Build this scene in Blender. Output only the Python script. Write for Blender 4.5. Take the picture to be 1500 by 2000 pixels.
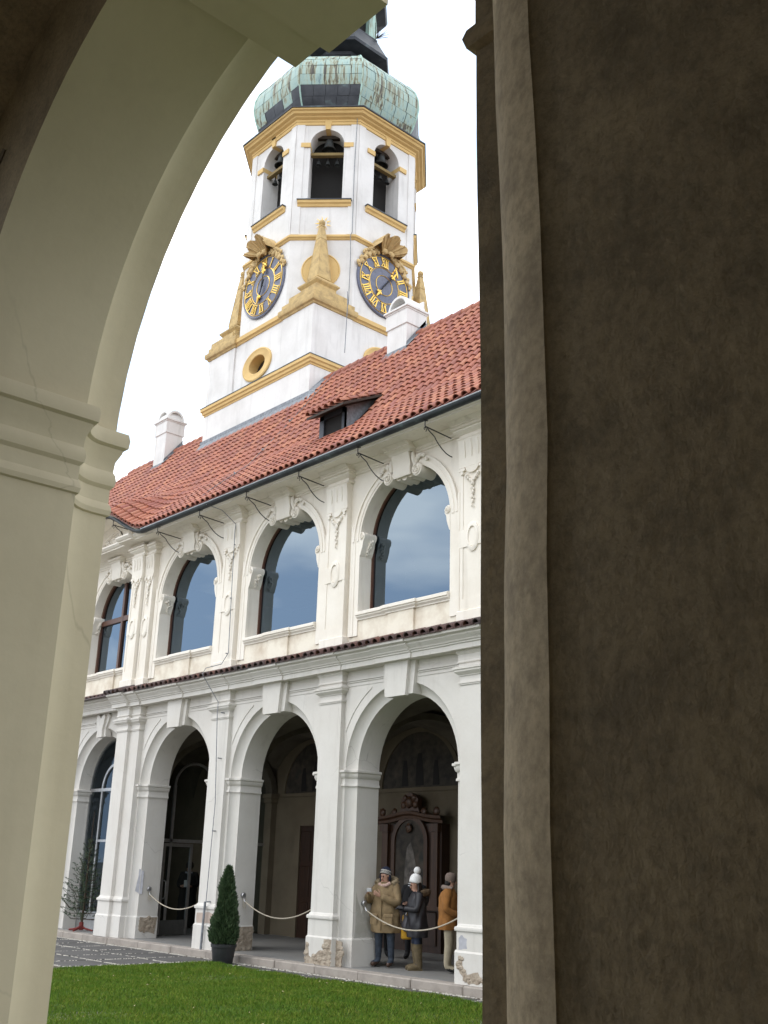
import bpy, bmesh, math, random
import numpy as np
from mathutils import Vector, Matrix
random.seed(7); rng=np.random.default_rng(7)
S=bpy.context.scene; COL=S.collection
for o in list(bpy.data.objects): bpy.data.objects.remove(o)
R=math.radians; PI=math.pi; sin=math.sin; cos=math.cos
# ---------------------------------------------------------------- camera
EYE=1.75
YAW,PITCH,ROLL=R(48.4504),R(18.4538),R(1.7013)
fw=Vector((-sin(YAW)*cos(PITCH),cos(YAW)*cos(PITCH),sin(PITCH)))
rt=fw.cross(Vector((0,0,1))).normalized(); up=rt.cross(fw)
r2=cos(ROLL)*rt+sin(ROLL)*up; u2=-sin(ROLL)*rt+cos(ROLL)*up
cd=bpy.data.cameras.new('camera'); cam=bpy.data.objects.new('camera',cd); COL.objects.link(cam)
cam.matrix_world=Matrix(((r2.x,u2.x,-fw.x,0),(r2.y,u2.y,-fw.y,0),(r2.z,u2.z,-fw.z,EYE),(0,0,0,1)))
cd.sensor_fit='HORIZONTAL'; cd.sensor_width=36; cd.lens=2079.2/1500*36; cd.clip_start=.05; cd.clip_end=3000
S.camera=cam
S.render.resolution_x=768; S.render.resolution_y=1024
# ---------------------------------------------------------------- world: bright even overcast
SUN_AZ,SUN_EL=R(205),R(52)     # direction the light comes from (x=sin,y=cos)
W=bpy.data.worlds.new('World'); S.world=W; W.use_nodes=True
nt=W.node_tree; N=nt.nodes; N.clear(); L=nt.links.new
out=N.new('ShaderNodeOutputWorld'); bg=N.new('ShaderNodeBackground'); L(bg.outputs[0],out.inputs[0])
sky=N.new('ShaderNodeTexSky'); sky.sky_type='NISHITA'; sky.sun_disc=False
sky.sun_elevation=SUN_EL; sky.sun_rotation=SUN_AZ; sky.altitude=300; sky.air_density=1.0; sky.dust_density=2.5
tc=N.new('ShaderNodeTexCoord'); mp=N.new('ShaderNodeMapping'); mp.inputs['Scale'].default_value=(1,1,3.2)
L(tc.outputs['Generated'],mp.inputs[0])
nz=N.new('ShaderNodeTexNoise'); nz.inputs['Scale'].default_value=3.4; nz.inputs['Detail'].default_value=4; nz.inputs['Roughness'].default_value=.5
L(mp.outputs[0],nz.inputs['Vector'])
cr=N.new('ShaderNodeValToRGB'); cr.color_ramp.elements[0].position=.40; cr.color_ramp.elements[0].color=(11.0,13.4,16.8,1)
cr.color_ramp.elements[1].position=.60; cr.color_ramp.elements[1].color=(26.5,26.0,25.4,1)
L(nz.outputs[0],cr.inputs[0])
mx=N.new('ShaderNodeMixRGB'); mx.inputs[0].default_value=.9; L(sky.outputs[0],mx.inputs[1]); L(cr.outputs[0],mx.inputs[2])
L(mx.outputs[0],bg.inputs[0]); bg.inputs[1].default_value=.094
sd=bpy.data.lights.new('sun','SUN'); sun=bpy.data.objects.new('sun',sd); COL.objects.link(sun)
sd.energy=.7; sd.angle=R(25); sd.color=(1,.965,.91)
dv=Vector((sin(SUN_AZ)*cos(SUN_EL),cos(SUN_AZ)*cos(SUN_EL),sin(SUN_EL)))
sun.rotation_euler=dv.to_track_quat('Z','Y').to_euler(); sun.location=(0,0,40)
S.view_settings.view_transform='Standard'; S.view_settings.look='None'; S.view_settings.exposure=0.25; S.view_settings.gamma=1
S.render.engine='CYCLES'
S.cycles.max_bounces=8; S.cycles.diffuse_bounces=5; S.cycles.transparent_max_bounces=10
# ---------------------------------------------------------------- helpers
def wl(o): return Vector(o.location) if o.get('_t') else Vector((0,0,0))
class MB:
    def __init__(s): s.v=[]; s.f=[]
    def add(s,v,f):
        n=len(s.v); s.v+= [tuple(p) for p in v]; s.f+=[tuple(i+n for i in q) for q in f]; return s
    def box(s,x0,x1,y0,y1,z0,z1):
        return s.add([(x0,y0,z0),(x1,y0,z0),(x1,y1,z0),(x0,y1,z0),(x0,y0,z1),(x1,y0,z1),(x1,y1,z1),(x0,y1,z1)],
          [(0,3,2,1),(4,5,6,7),(0,1,5,4),(1,2,6,5),(2,3,7,6),(3,0,4,7)])
    def bevbox(s,x0,x1,y0,y1,z0,z1,b):
        # box whose vertical and top edges are chamfered
        p=[(x0+b,y0),(x1-b,y0),(x1,y0+b),(x1,y1-b),(x1-b,y1),(x0+b,y1),(x0,y1-b),(x0,y0+b)]
        cx,cy=(x0+x1)/2,(y0+y1)/2
        q=[(cx+(x-cx)*(1-2*b/(x1-x0)),cy+(y-cy)*(1-2*b/(y1-y0))) for x,y in p]
        v=[(x,y,z0) for x,y in p]+[(x,y,z1-b) for x,y in p]+[(x,y,z1) for x,y in q]
        f=[(i,(i+1)%8,8+(i+1)%8,8+i) for i in range(8)]+[(8+i,8+(i+1)%8,16+(i+1)%8,16+i) for i in range(8)]+[tuple(range(16,24))]
        return s.add(v,f)
    def ext(s,prof,a0,a1,axis='x'):
        # closed polygon of (y,z) [axis x] | (x,z) [axis y] | (x,y) [axis z] extruded
        n=len(prof)
        mk={'x':lambda a,p:(a,p[0],p[1]),'y':lambda a,p:(p[0],a,p[1]),'z':lambda a,p:(p[0],p[1],a)}[axis]
        v=[mk(a0,p) for p in prof]+[mk(a1,p) for p in prof]
        return s.add(v,[(i,(i+1)%n,n+(i+1)%n,n+i) for i in range(n)]+[tuple(range(n)),tuple(range(2*n-1,n-1,-1))])
    def tube(s,pts,r,n=6,cap=True):
        pts=[Vector(p) for p in pts]; m=len(pts); rs=r if hasattr(r,'__len__') else [r]*m
        v=[];f=[];prev=None
        for i,p in enumerate(pts):
            t=(pts[min(i+1,m-1)]-pts[max(i-1,0)])
            t=t.normalized() if t.length>1e-9 else Vector((0,0,1))
            if prev is None:
                a=t.orthogonal().normalized()
            else:
                a=(prev-t*prev.dot(t)); a=a.normalized() if a.length>1e-6 else t.orthogonal().normalized()
            prev=a; b=t.cross(a)
            for k in range(n):
                an=2*PI*k/n; v.append(p+rs[i]*(cos(an)*a+sin(an)*b))
        for i in range(m-1):
            for k in range(n): f.append((i*n+k,i*n+(k+1)%n,(i+1)*n+(k+1)%n,(i+1)*n+k))
        if cap: f+= [tuple(range(n-1,-1,-1)),tuple(range((m-1)*n,m*n))]
        return s.add(v,f)
    def lathe(s,prof,n=16,c=(0,0,0),M=None,a0=0.0,cap=True):
        v=[];f=[]
        for r,z in prof:
            for k in range(n):
                an=a0+2*PI*k/n; p=Vector((r*cos(an),r*sin(an),z))
                if M is not None: p=M@p
                v.append((p.x+c[0],p.y+c[1],p.z+c[2]))
        m=len(prof)
        for i in range(m-1):
            for k in range(n): f.append((i*n+k,i*n+(k+1)%n,(i+1)*n+(k+1)%n,(i+1)*n+k))
        if cap: f+= [tuple(range(n-1,-1,-1)),tuple(range((m-1)*n,m*n))]
        return s.add(v,f)
    def ball(s,c,r,n=8,m=6,sc=(1,1,1),jit=0):
        prof=[(max(.02,sin(PI*i/m)),-cos(PI*i/m)) for i in range(m+1)]
        v=[];f=[]
        for a,z in prof:
            for k in range(n):
                an=2*PI*k/n; q=1+jit*random.uniform(-1,1)
                v.append((c[0]+r*sc[0]*a*cos(an)*q,c[1]+r*sc[1]*a*sin(an)*q,c[2]+r*sc[2]*z*q))
        for i in range(m):
            for k in range(n): f.append((i*n+k,i*n+(k+1)%n,(i+1)*n+(k+1)%n,(i+1)*n+k))
        return s.add(v,f)
    def sweep(s,path,prof,side=1,closed=False,cap=True):
        # moulding: profile (outward offset, z) run along a plan path (x,y) with mitred corners
        n=len(path); nr=[]
        def sn(a,b):
            d=Vector((b[0]-a[0],b[1]-a[1])).normalized(); return Vector((-d.y,d.x))*side
        for i in range(n):
            ns=[]
            if closed or i>0: ns.append(sn(path[i-1],path[i]))
            if closed or i<n-1: ns.append(sn(path[i],path[(i+1)%n]))
            if len(ns)==1: nr.append(ns[0])
            else:
                m=ns[0]+ns[1]; d=1+ns[0].dot(ns[1]); nr.append(m/max(d,.35))
        v=[];f=[];k=len(prof)
        for i in range(n):
            for d,z in prof: v.append((path[i][0]+nr[i].x*d,path[i][1]+nr[i].y*d,z))
        for i in range(n if closed else n-1):
            j=(i+1)%n
            for q in range(k-1): f.append((i*k+q,j*k+q,j*k+q+1,i*k+q+1))
        if cap and not closed: f+=[tuple(range(k)),tuple(range(n*k-1,(n-1)*k-1,-1))]
        return s.add(v,f)
    def loft(s,curves,close=False):
        # list of point rows with equal length
        k=len(curves[0]); v=[p for c in curves for p in c]; f=[]
        for i in range(len(curves)-1):
            for q in range(k if close else k-1):
                f.append((i*k+q,i*k+(q+1)%k,(i+1)*k+(q+1)%k,(i+1)*k+q))
        return s.add(v,f)
    def build(s,name,mat,parent=None,smooth=None,kind=None,fix=False):
        me=bpy.data.meshes.new(name); me.from_pydata(s.v,[],s.f)
        if fix:
            b=bmesh.new(); b.from_mesh(me); bmesh.ops.recalc_face_normals(b,faces=b.faces); b.to_mesh(me); b.free()
        return link(name,me,mat,parent,smooth,kind)
def link(name,me,mat,parent=None,smooth=None,kind=None):
    me.materials.clear()
    for m in (mat if isinstance(mat,(list,tuple)) else [mat]): me.materials.append(m)
    if smooth is not None:
        me.shade_smooth(); me.set_sharp_from_angle(angle=R(smooth))
    o=bpy.data.objects.new(name,me); COL.objects.link(o)
    if parent is not None:
        o.parent=parent; o.matrix_parent_inverse=Matrix.Translation(-wl(parent))
    if kind: o['kind']=kind
    return o
def inst(src,parent,M):
    c=bpy.data.objects.new(src.name.split('.')[0],src.data); COL.objects.link(c)
    c.parent=parent; c.matrix_parent_inverse=Matrix.Translation(-wl(parent)); c.matrix_basis=M
    return c
def moved(src,parent,dx=0,dy=0,dz=0):
    return inst(src,parent,Matrix.Translation((dx,dy,dz)))
def thing(name,label,cat,loc=(0,0,0),group=None):
    o=bpy.data.objects.new(name,None); COL.objects.link(o); o.location=loc; o.empty_display_size=.2
    o['_t']=1; o['label']=label; o['category']=cat
    if group: o['group']=group
    return o
def tag(o,label,cat,group=None):
    o['label']=label; o['category']=cat
    if group: o['group']=group
    return o
def arc(cx,zs,r,zb,n=26):
    p=[(cx-r,zb)] if zb is not None else []
    p+=[(cx-r*cos(PI*i/n),zs+r*sin(PI*i/n)) for i in range(n+1)]
    if zb is not None: p.append((cx+r,zb))
    return p
def reveal(mb,cx,zs,zb,steps,n=26):
    return mb.loft([[(x,Y,z) for x,z in arc(cx,zs,r,zb,n)] for Y,r in steps])
def panel(mb,x0,x1,z0,z1,cx,zs,r,Y,n=26):
    a=arc(cx,zs,r,None,n)
    if cx-r>x0: mb.add([(x0,Y,z0),(cx-r,Y,z0),(cx-r,Y,z1),(x0,Y,z1)],[(0,1,2,3)])
    if cx+r<x1: mb.add([(cx+r,Y,z0),(x1,Y,z0),(x1,Y,z1),(cx+r,Y,z1)],[(0,1,2,3)])
    return mb.loft([[(x,Y,z) for x,z in a],[(x,Y,z1) for x,z in a]])
def ring(mb,cx,zs,r0,r1,Yf,Yb,zb=None,n=26,a0=0,a1=1):
    # flat arch band standing proud of a wall, optional straight legs down to zb
    def c(r):
        p=[(cx-r*cos(PI*(a0+(a1-a0)*i/n)),zs+r*sin(PI*(a0+(a1-a0)*i/n))) for i in range(n+1)]
        return ([(cx-r,zb)] if zb is not None else [])+p+([(cx+r,zb)] if zb is not None else [])
    A,B=c(r0),c(r1)
    mb.loft([[(x,Yb,z) for x,z in A],[(x,Yf,z) for x,z in A],[(x,Yf,z) for x,z in B],[(x,Yb,z) for x,z in B]])
    for k in (0,-1):
        mb.add([(A[k][0],Yb,A[k][1]),(A[k][0],Yf,A[k][1]),(B[k][0],Yf,B[k][1]),(B[k][0],Yb,B[k][1])],[(0,1,2,3)])
    return mb
# ---------------------------------------------------------------- materials
def nodes(name):
    m=bpy.data.materials.new(name); m.use_nodes=True; t=m.node_tree; b=t.nodes['Principled BSDF']; return m,t,b
def noise(t,scale,detail=4,rough=.55,vec=None,sc=None):
    n=t.nodes.new('ShaderNodeTexNoise'); n.inputs['Scale'].default_value=scale; n.inputs['Detail'].default_value=detail; n.inputs['Roughness'].default_value=rough
    if vec is None:
        g=t.nodes.new('ShaderNodeNewGeometry'); vec=g.outputs['Position']
    if sc:
        mp=t.nodes.new('ShaderNodeMapping'); mp.inputs['Scale'].default_value=sc; t.links.new(vec,mp.inputs[0]); vec=mp.outputs[0]
    t.links.new(vec,n.inputs['Vector']); return n.outputs[0]
def ramp(t,fac,stops):
    r=t.nodes.new('ShaderNodeValToRGB'); e=r.color_ramp.elements
    while len(e)<len(stops): e.new(.5)
    for k,(p,c) in enumerate(stops): e[k].position=p; e[k].color=(*c,1) if len(c)==3 else c
    t.links.new(fac,r.inputs[0]); return r.outputs[0]
def mix(t,fac,a,b,mode='MIX'):
    m=t.nodes.new('ShaderNodeMixRGB'); m.blend_type=mode
    for k,x in ((0,fac),(1,a),(2,b)):
        if isinstance(x,(int,float)): m.inputs[k].default_value=x
        elif isinstance(x,tuple): m.inputs[k].default_value=(*x,1)
        else: t.links.new(x,m.inputs[k])
    return m.outputs[0]
def bump(t,b,h,strength=.3,dist=.01):
    n=t.nodes.new('ShaderNodeBump'); n.inputs['Strength'].default_value=strength; n.inputs['Distance'].default_value=dist
    t.links.new(h,n.inputs['Height']); t.links.new(n.outputs[0],b.inputs['Normal'])
def sc3(c,k): return tuple(x*k for x in c)
def plaster(name,col,dirt=None,amt=.35,rough=.85,bs=.25,scale=1.3,streak=0,mott=0,crack=0):
    m,t,b=nodes(name); dirt=dirt or sc3(col,.8)
    n1=noise(t,scale,6,.6); n2=noise(t,18,3,.5)
    f=ramp(t,n1,[(.42,(0,0,0)),(.72,(amt,amt,amt))])
    c=mix(t,f,col,dirt)
    if streak:
        n3=noise(t,1.0,5,.6,sc=(5,5,.5)); c=mix(t,ramp(t,n3,[(.55,(0,0,0)),(.75,(streak,)*3)]),c,sc3(dirt,.75))
    c=mix(t,ramp(t,n2,[(.35,(.06,)*3),(.65,(0,0,0))]),c,sc3(col,.7))
    if mott:
        n4=noise(t,7,8,.72); c=mix(t,ramp(t,n4,[(.36,(mott,)*3),(.52,(0,0,0))]),c,sc3(dirt,.5)); c=mix(t,ramp(t,n4,[(.55,(0,0,0)),(.72,(mott*.8,)*3)]),c,sc3(col,1.45))
        n5=noise(t,55,6,.7); c=mix(t,ramp(t,n5,[(.36,(mott*.8,)*3),(.54,(0,0,0))]),c,sc3(dirt,.5)); c=mix(t,ramp(t,n5,[(.56,(0,0,0)),(.72,(mott*.6,)*3)]),c,sc3(col,1.45))
        n6=noise(t,1.7,5,.6); c=mix(t,ramp(t,n6,[(.60,(0,0,0)),(.70,(mott*1.2,)*3)]),c,sc3(dirt,.45))
    if crack:
        v=t.nodes.new('ShaderNodeTexVoronoi'); v.feature='DISTANCE_TO_EDGE'; v.inputs['Scale'].default_value=.55
        g=t.nodes.new('ShaderNodeNewGeometry'); ds=t.nodes.new('ShaderNodeMixRGB'); ds.blend_type='ADD'; ds.inputs[0].default_value=.35; t.links.new(g.outputs['Position'],ds.inputs[1])
        nn=t.nodes.new('ShaderNodeTexNoise'); nn.inputs['Scale'].default_value=2.3; nn.inputs['Detail'].default_value=6; t.links.new(nn.outputs['Color'],ds.inputs[2]); t.links.new(ds.outputs[0],v.inputs['Vector'])
        gate=ramp(t,noise(t,.9,2),[(.52,(0,0,0)),(.6,(crack,)*3)])
        c=mix(t,mix(t,1.0,ramp(t,v.outputs['Distance'],[(.0,(1,1,1)),(.004,(0,0,0))]),gate,'MULTIPLY'),c,sc3(dirt,.45))
    t.links.new(c,b.inputs['Base Color']); b.inputs['Roughness'].default_value=rough
    h=mix(t,.5,n2,noise(t,3,3))
    if mott: h=mix(t,.3,h,noise(t,45,5,.7))
    bump(t,b,h,bs,.012); return m
def flat(name,col,rough=.6,metal=0,var=.12,scale=9,bs=.1):
    m,t,b=nodes(name); n=noise(t,scale,4)
    t.links.new(mix(t,ramp(t,n,[(.35,(0,0,0)),(.7,(1,1,1))]),sc3(col,1-var),sc3(col,1+var)),b.inputs['Base Color'])
    b.inputs['Roughness'].default_value=rough; b.inputs['Metallic'].default_value=metal
    if bs: bump(t,b,noise(t,scale*6,3),bs,.006)
    return m
M={}
M['cream']=plaster('cream_limewash',(.815,.765,.68),(.66,.59,.485),.45,streak=.38)
M['white']=plaster('white_limewash',(.64,.612,.565),(.52,.48,.425),.45,streak=.35,crack=.4)
M['stained']=plaster('stained_parapet_plaster',(.79,.73,.61),(.50,.40,.29),.75,scale=2.2,bs=.4)
M['towerwhite']=plaster('tower_limewash',(.745,.73,.71),(.50,.48,.455),.55,scale=.9,streak=.4)
M['ochre']=plaster('ochre_limewash',(.68,.475,.20),(.56,.38,.15),.6,scale=2.5)
M['stone']=plaster('weathered_sandstone',(.56,.405,.185),(.27,.19,.095),.75,scale=5,bs=.7)
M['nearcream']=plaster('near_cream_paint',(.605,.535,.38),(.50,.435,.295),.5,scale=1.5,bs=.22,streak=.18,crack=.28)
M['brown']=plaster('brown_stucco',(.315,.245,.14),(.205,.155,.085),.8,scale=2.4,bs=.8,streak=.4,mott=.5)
M['litstucco']=plaster('lit_stucco',(.53,.425,.27),(.33,.255,.155),.85,scale=3,bs=.7,streak=.7,mott=.45)  # brown stucco lightened: light on the pier's rounded edge put into the colour
M['walk']=plaster('pale_walk_plaster',(.22,.185,.13),(.16,.13,.09),.6,scale=1.5)
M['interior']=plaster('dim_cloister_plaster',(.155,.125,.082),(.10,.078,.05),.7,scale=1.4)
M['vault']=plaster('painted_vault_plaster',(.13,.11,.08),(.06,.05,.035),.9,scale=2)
M['rubble']=plaster('bare_rubble_stone',(.40,.335,.26),(.20,.15,.105),.95,scale=11,bs=1.0)
M['patch']=flat('grey_cement_patch',(.42,.42,.45),.9)
M['kerb']=plaster('kerb_stone',(.34,.30,.26),(.22,.19,.165),.8,scale=4,bs=.6)
M['slab']=plaster('paving_slate',(.085,.08,.076),(.05,.047,.044),.8,rough=.8,scale=1.7,bs=.3)
M['cobble']=flat('pale_cobble',(.50,.47,.41),.8,var=.25,scale=40)
M['floor']=plaster('arcade_floor_stone',(.23,.225,.215),(.165,.16,.152),.6,rough=.5,scale=2,bs=.1)
M['nearfloor']=plaster('cloister_floor_stone',(.28,.255,.21),(.2,.18,.145),.6,scale=2,bs=.1)
M['gravel']=plaster('pale_gravel',(.20,.185,.155),(.14,.125,.105),.8,scale=5,bs=.8)
M['shellstone']=plaster('ochre_sandstone',(.62,.45,.215),(.33,.23,.11),.7,scale=6,bs=.6)
M['soil']=plaster('dark_earth',(.09,.075,.05),(.05,.04,.03),.8,scale=6,bs=.8)
M['darkwood']=flat('dark_timber',(.035,.024,.016),.7,scale=20)
M['brownframe']=flat('brown_window_frame',(.085,.034,.018),.45,scale=20)
M['iron']=flat('black_wrought_iron',(.022,.022,.024),.55,metal=.3)
M['lead']=flat('grey_lead_sheet',(.20,.215,.235),.55,metal=.2,var=.3,scale=12)
M['steel']=flat('brushed_steel',(.42,.42,.42),.35,metal=.8)
M['leaded']=flat('dark_leaded_glass',(.022,.024,.032),.3,var=.4,scale=12,bs=.3)
M['gold']=flat('gilding',(.80,.52,.12),.32,metal=.9,var=.12)
M['clockblue']=flat('clock_blue_enamel',(.115,.125,.18),.32,var=.2)
M['bronze']=flat('dark_bell_bronze',(.045,.05,.05),.5,metal=.5,var=.3)
M['black']=flat('plain_black',(.010,.009,.008),.9)  # dark cloth and hair; also painted shade inside belfry, lantern and oval windows
M['rope']=flat('pale_cotton_rope',(.42,.37,.29),.9,var=.2,scale=60)
# tiles: each tile its own tint
def tilemat(name,cols,island=True):
    m,t,b=nodes(name)
    g=t.nodes.new('ShaderNodeNewGeometry'); oi=t.nodes.new('ShaderNodeObjectInfo')
    a=t.nodes.new('ShaderNodeMath'); a.operation='ADD'; t.links.new(g.outputs['Random Per Island'],a.inputs[0]); t.links.new(oi.outputs['Random'],a.inputs[1])
    fr=t.nodes.new('ShaderNodeMath'); fr.operation='FRACT'; t.links.new(a.outputs[0],fr.inputs[0])
    base=ramp(t,fr.outputs[0],[(i/(len(cols)-1)*.999,c) for i,c in enumerate(cols)])
    n=noise(t,1.1,4); base=mix(t,ramp(t,n,[(.42,(0,0,0)),(.68,(.4,.4,.4))]),base,(.22,.085,.065))
    n2=noise(t,30,3); base=mix(t,ramp(t,n2,[(.5,(0,0,0)),(.75,(.3,.3,.3))]),base,(.15,.08,.06))
    t.links.new(base,b.inputs['Base Color']); b.inputs['Roughness'].default_value=.62; bump(t,b,n2,.2,.004); return m
M['tile']=tilemat('red_clay_tile',[(.31,.098,.06),(.40,.135,.072),(.25,.078,.056),(.44,.172,.088),(.35,.115,.064),(.29,.095,.07)])
M['tileoff']=tilemat('red_clay_underlay',[(.21,.07,.05),(.23,.08,.055)])
M['ledgetile']=tilemat('sooty_clay_tile',[(.065,.05,.05),(.085,.065,.062),(.06,.048,.05),(.07,.055,.055),(.15,.07,.05),(.075,.06,.06),(.08,.06,.06)])
m,t,b=nodes('gutter_copper'); n=noise(t,3,5); t.links.new(ramp(t,n,[(.4,(.022,.026,.03)),(.62,(.04,.05,.052)),(.78,(.09,.13,.125))]),b.inputs['Base Color']); b.inputs['Roughness'].default_value=.45; b.inputs['Metallic'].default_value=.4; M['gutter']=m
m,t,b=nodes('lead_grey_copper'); n=noise(t,1.6,5); t.links.new(ramp(t,n,[(.4,(.03,.034,.042)),(.6,(.055,.06,.07)),(.8,(.16,.24,.24))]),b.inputs['Base Color']); b.inputs['Roughness'].default_value=.5; b.inputs['Metallic'].default_value=.3; M['darkcopper']=m
def verdigris():
    m,t,b=nodes('verdigris_copper')
    n=noise(t,1.3,6,.65,sc=(4.5,4.5,.55)); n2=noise(t,.9,3)
    c=ramp(t,n,[(.30,(.075,.058,.03)),(.42,(.20,.175,.10)),(.50,(.33,.44,.37)),(.60,(.38,.56,.50)),(.72,(.22,.36,.36)),(.82,(.05,.06,.07))])
    c=mix(t,ramp(t,n2,[(.45,(0,0,0)),(.6,(.75,)*3)]),c,(.36,.55,.50))
    t.links.new(c,b.inputs['Base Color']); b.inputs['Roughness'].default_value=.6; b.inputs['Metallic'].default_value=.1; return m
M['verdigris']=verdigris()
def glass(name,tint,ior,rough=.0):
    m,t,b=nodes(name); t.nodes.remove(b); o=t.nodes['Material Output']
    tr=t.nodes.new('ShaderNodeBsdfTransparent'); tr.inputs[0].default_value=(*tint,1)
    gl=t.nodes.new('ShaderNodeBsdfGlossy'); gl.inputs['Roughness'].default_value=rough; gl.inputs['Color'].default_value=(.66,.83,1,1)
    fr=t.nodes.new('ShaderNodeFresnel'); fr.inputs[0].default_value=ior
    ms=t.nodes.new('ShaderNodeMixShader'); t.links.new(fr.outputs[0],ms.inputs[0]); t.links.new(tr.outputs[0],ms.inputs[1]); t.links.new(gl.outputs[0],ms.inputs[2]); t.links.new(ms.outputs[0],o.inputs[0]); return m
M['glass']=glass('window_glass',(.10,.13,.13),2.7)
M['glassclear']=glass('partition_glass',(.62,.66,.64),1.42)
# ================================================================ GROUND
PIT=3.93
def C(i): return -14.70+PIT*(i-3)
def P(i): return C(i)-PIT/2          # pier on the left of bay i
gz=-.14
g=MB().add([(-600,-600,-.17),(600,-600,-.17),(600,600,-.17),(-600,600,-.17)],[(0,1,2,3)]).build('ground',M['gravel'],kind='structure')
pav=MB().box(-32,-19.2,9.2,13.36,-.168,-.150).box(-19.2,-4,12.74,13.36,-.168,-.150).build('paving',M['soil'],kind='structure')
xl=[-12.2-1.06*k for k in range(-6,19)]; yl=[13.2,12.08,10.97,9.86]
for k,x in enumerate(xl):
    for j in range(3):
        y1=yl[j]; y0=yl[j+1]
        if x>-19.2: 
            if j>0: continue
            y0=12.74
        if x-1.06<-31: continue
        MB().bevbox(x-1.06+.032,x-.032,y0+.032,y1-.032,-.153,gz+random.uniform(-.004,.003),.006).build('paving_slab',M['slab'],pav)
# white cobble rows between the slabs
cb=MB(); base=[(cos(a),sin(a)) for a in (0.3,1.3,2.4,3.5,4.5,5.5)]
def cobble(x,y):
    r=random.uniform(.018,.032); z=gz+random.uniform(.0,.008)
    v=[(x+r*1.1*a*random.uniform(.8,1.2),y+r*b_*random.uniform(.8,1.2),-.153) for a,b_ in base]+[(x+r*.75*a,y+r*.75*b_,z) for a,b_ in base]
    cb.add(v,[(i,(i+1)%6,6+(i+1)%6,6+i) for i in range(6)]+[tuple(range(6,12))])
for x in xl:
    y=9.86 if x<-19.2 else 12.7
    while y<13.25:
        if random.random()<.72: cobble(x+random.uniform(-.009,.009),y)
        y+=random.uniform(.045,.075)
for yy in yl+[13.27]:
    x=-31
    while x<-5:
        if (yy>12.9 or x<-19.2) and random.random()<.72: cobble(x,yy+random.uniform(-.009,.009))
        x+=random.uniform(.045,.075)
cb.build('cobble_rows',M['cobble'],pav,kind='stuff')
# lawn bed with a soft uneven surface
def lz(x,y): return -.147+.03*math.sin(x*.9+1)*math.sin(y*.7)+.012*math.sin(3.1*x)*math.sin(2.3*y+.5)
gx=np.linspace(-19.2,8,90); gy=np.linspace(2.2,12.78,50)
lb=MB(); lb.loft([[(x,y,lz(x,y) if 2.3<y<12.7 and x>-19.1 else -.16) for x in gx] for y in gy])
m,t,b=nodes('turf_base'); n=noise(t,7,4); t.links.new(ramp(t,n,[(.35,(.04,.08,.012)),(.6,(.06,.115,.018)),(.8,(.08,.105,.025))]),b.inputs['Base Color']); b.inputs['Roughness'].default_value=.95; bump(t,b,noise(t,60,3),.8,.03); M['turf']=m
lawn=lb.build('lawn',M['turf'],kind='structure',smooth=60)
m,t,b=nodes('grass_blades'); g_=t.nodes.new('ShaderNodeNewGeometry')
c=ramp(t,g_.outputs['Random Per Island'],[(0,(.055,.11,.009)),(.45,(.10,.18,.014)),(.8,(.155,.22,.022)),(1,(.26,.24,.06))])
n=noise(t,1.6,4); c=mix(t,ramp(t,n,[(.4,(0,0,0)),(.7,(.55,)*3)]),c,(.06,.15,.016))
t.links.new(c,b.inputs['Base Color']); b.inputs['Roughness'].default_value=.7; b.inputs['Specular IOR Level'].default_value=.12; M['grass']=m
def tri_mesh(name,V,mat,parent=None,kind=None,n=3):
    V=np.asarray(V,dtype=np.float32).reshape(-1,3); k=len(V)//n
    me=bpy.data.meshes.new(name); me.vertices.add(len(V)); me.vertices.foreach_set('co',V.ravel())
    me.loops.add(len(V)); me.loops.foreach_set('vertex_index',np.arange(len(V),dtype=np.int32))
    me.polygons.add(k); me.polygons.foreach_set('loop_start',np.arange(k,dtype=np.int32)*n)
    me.update(calc_edges=True); me.validate()
    return link(name,me,mat,parent,None,kind)
nb=300000
bx=rng.uniform(-19.22,-6.5,nb*2); by=rng.uniform(5.0,12.9,nb*2)
keep=(by>-.62*bx-3.6)|(rng.random(nb*2)<.10); keep&=(bx>-19.22)&(by<12.80+.045*np.sin(bx*7.3)*np.sin(bx*2.9+1)+.03*rng.random(nb*2)); bx=bx[keep][:nb]; by=by[keep][:nb]; nb=len(bx)
edge=np.clip(np.minimum((12.8-by)/.06,(bx+19.2)/.06),-1,1)
bz=-.135+.03*np.sin(bx*.9+1)*np.sin(by*.7)+.012*np.sin(3.1*bx)*np.sin(2.3*by+.5); bz=np.where(edge<.5,-.15,bz)
clump=.6+.5*np.sin(bx*5.1+2*np.sin(by*3))*np.sin(by*4.3+1.5*np.sin(bx*2.7))
hh=rng.uniform(.022,.05,nb)*(.75+.5*np.clip(clump,0,1.2)); an=rng.uniform(0,2*PI,nb); w=rng.uniform(.0035,.006,nb)
dx=np.cos(an)*w; dy=np.sin(an)*w; lean=rng.normal(0,.022,(nb,2))
Vb=np.stack([np.stack([bx-dx,by-dy,bz],1),np.stack([bx+dx,by+dy,bz],1),np.stack([bx+lean[:,0],by+lean[:,1],bz+hh],1)],1)
tag(tri_mesh('grass',Vb,M['grass'],None,'stuff'),'short green grass of the courtyard lawn','grass')
# a few dry leaves on the lawn
lv=[]
for i in range(60):
    x,y=random.uniform(-18,-10),random.uniform(8,12.7); z=lz(x,y)+.04; a=random.uniform(0,6); s=random.uniform(.02,.04)
    lv+=[(x,y,z),(x+s*cos(a),y+s*sin(a),z+.012),(x+s*cos(a+.9),y+s*sin(a+.9),z+.002)]
tag(tri_mesh('fallen_leaves',lv,flat('dry_leaf',(.42,.33,.2),.8),None,'stuff'),'dry fallen leaves scattered over the courtyard lawn','leaves')
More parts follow.
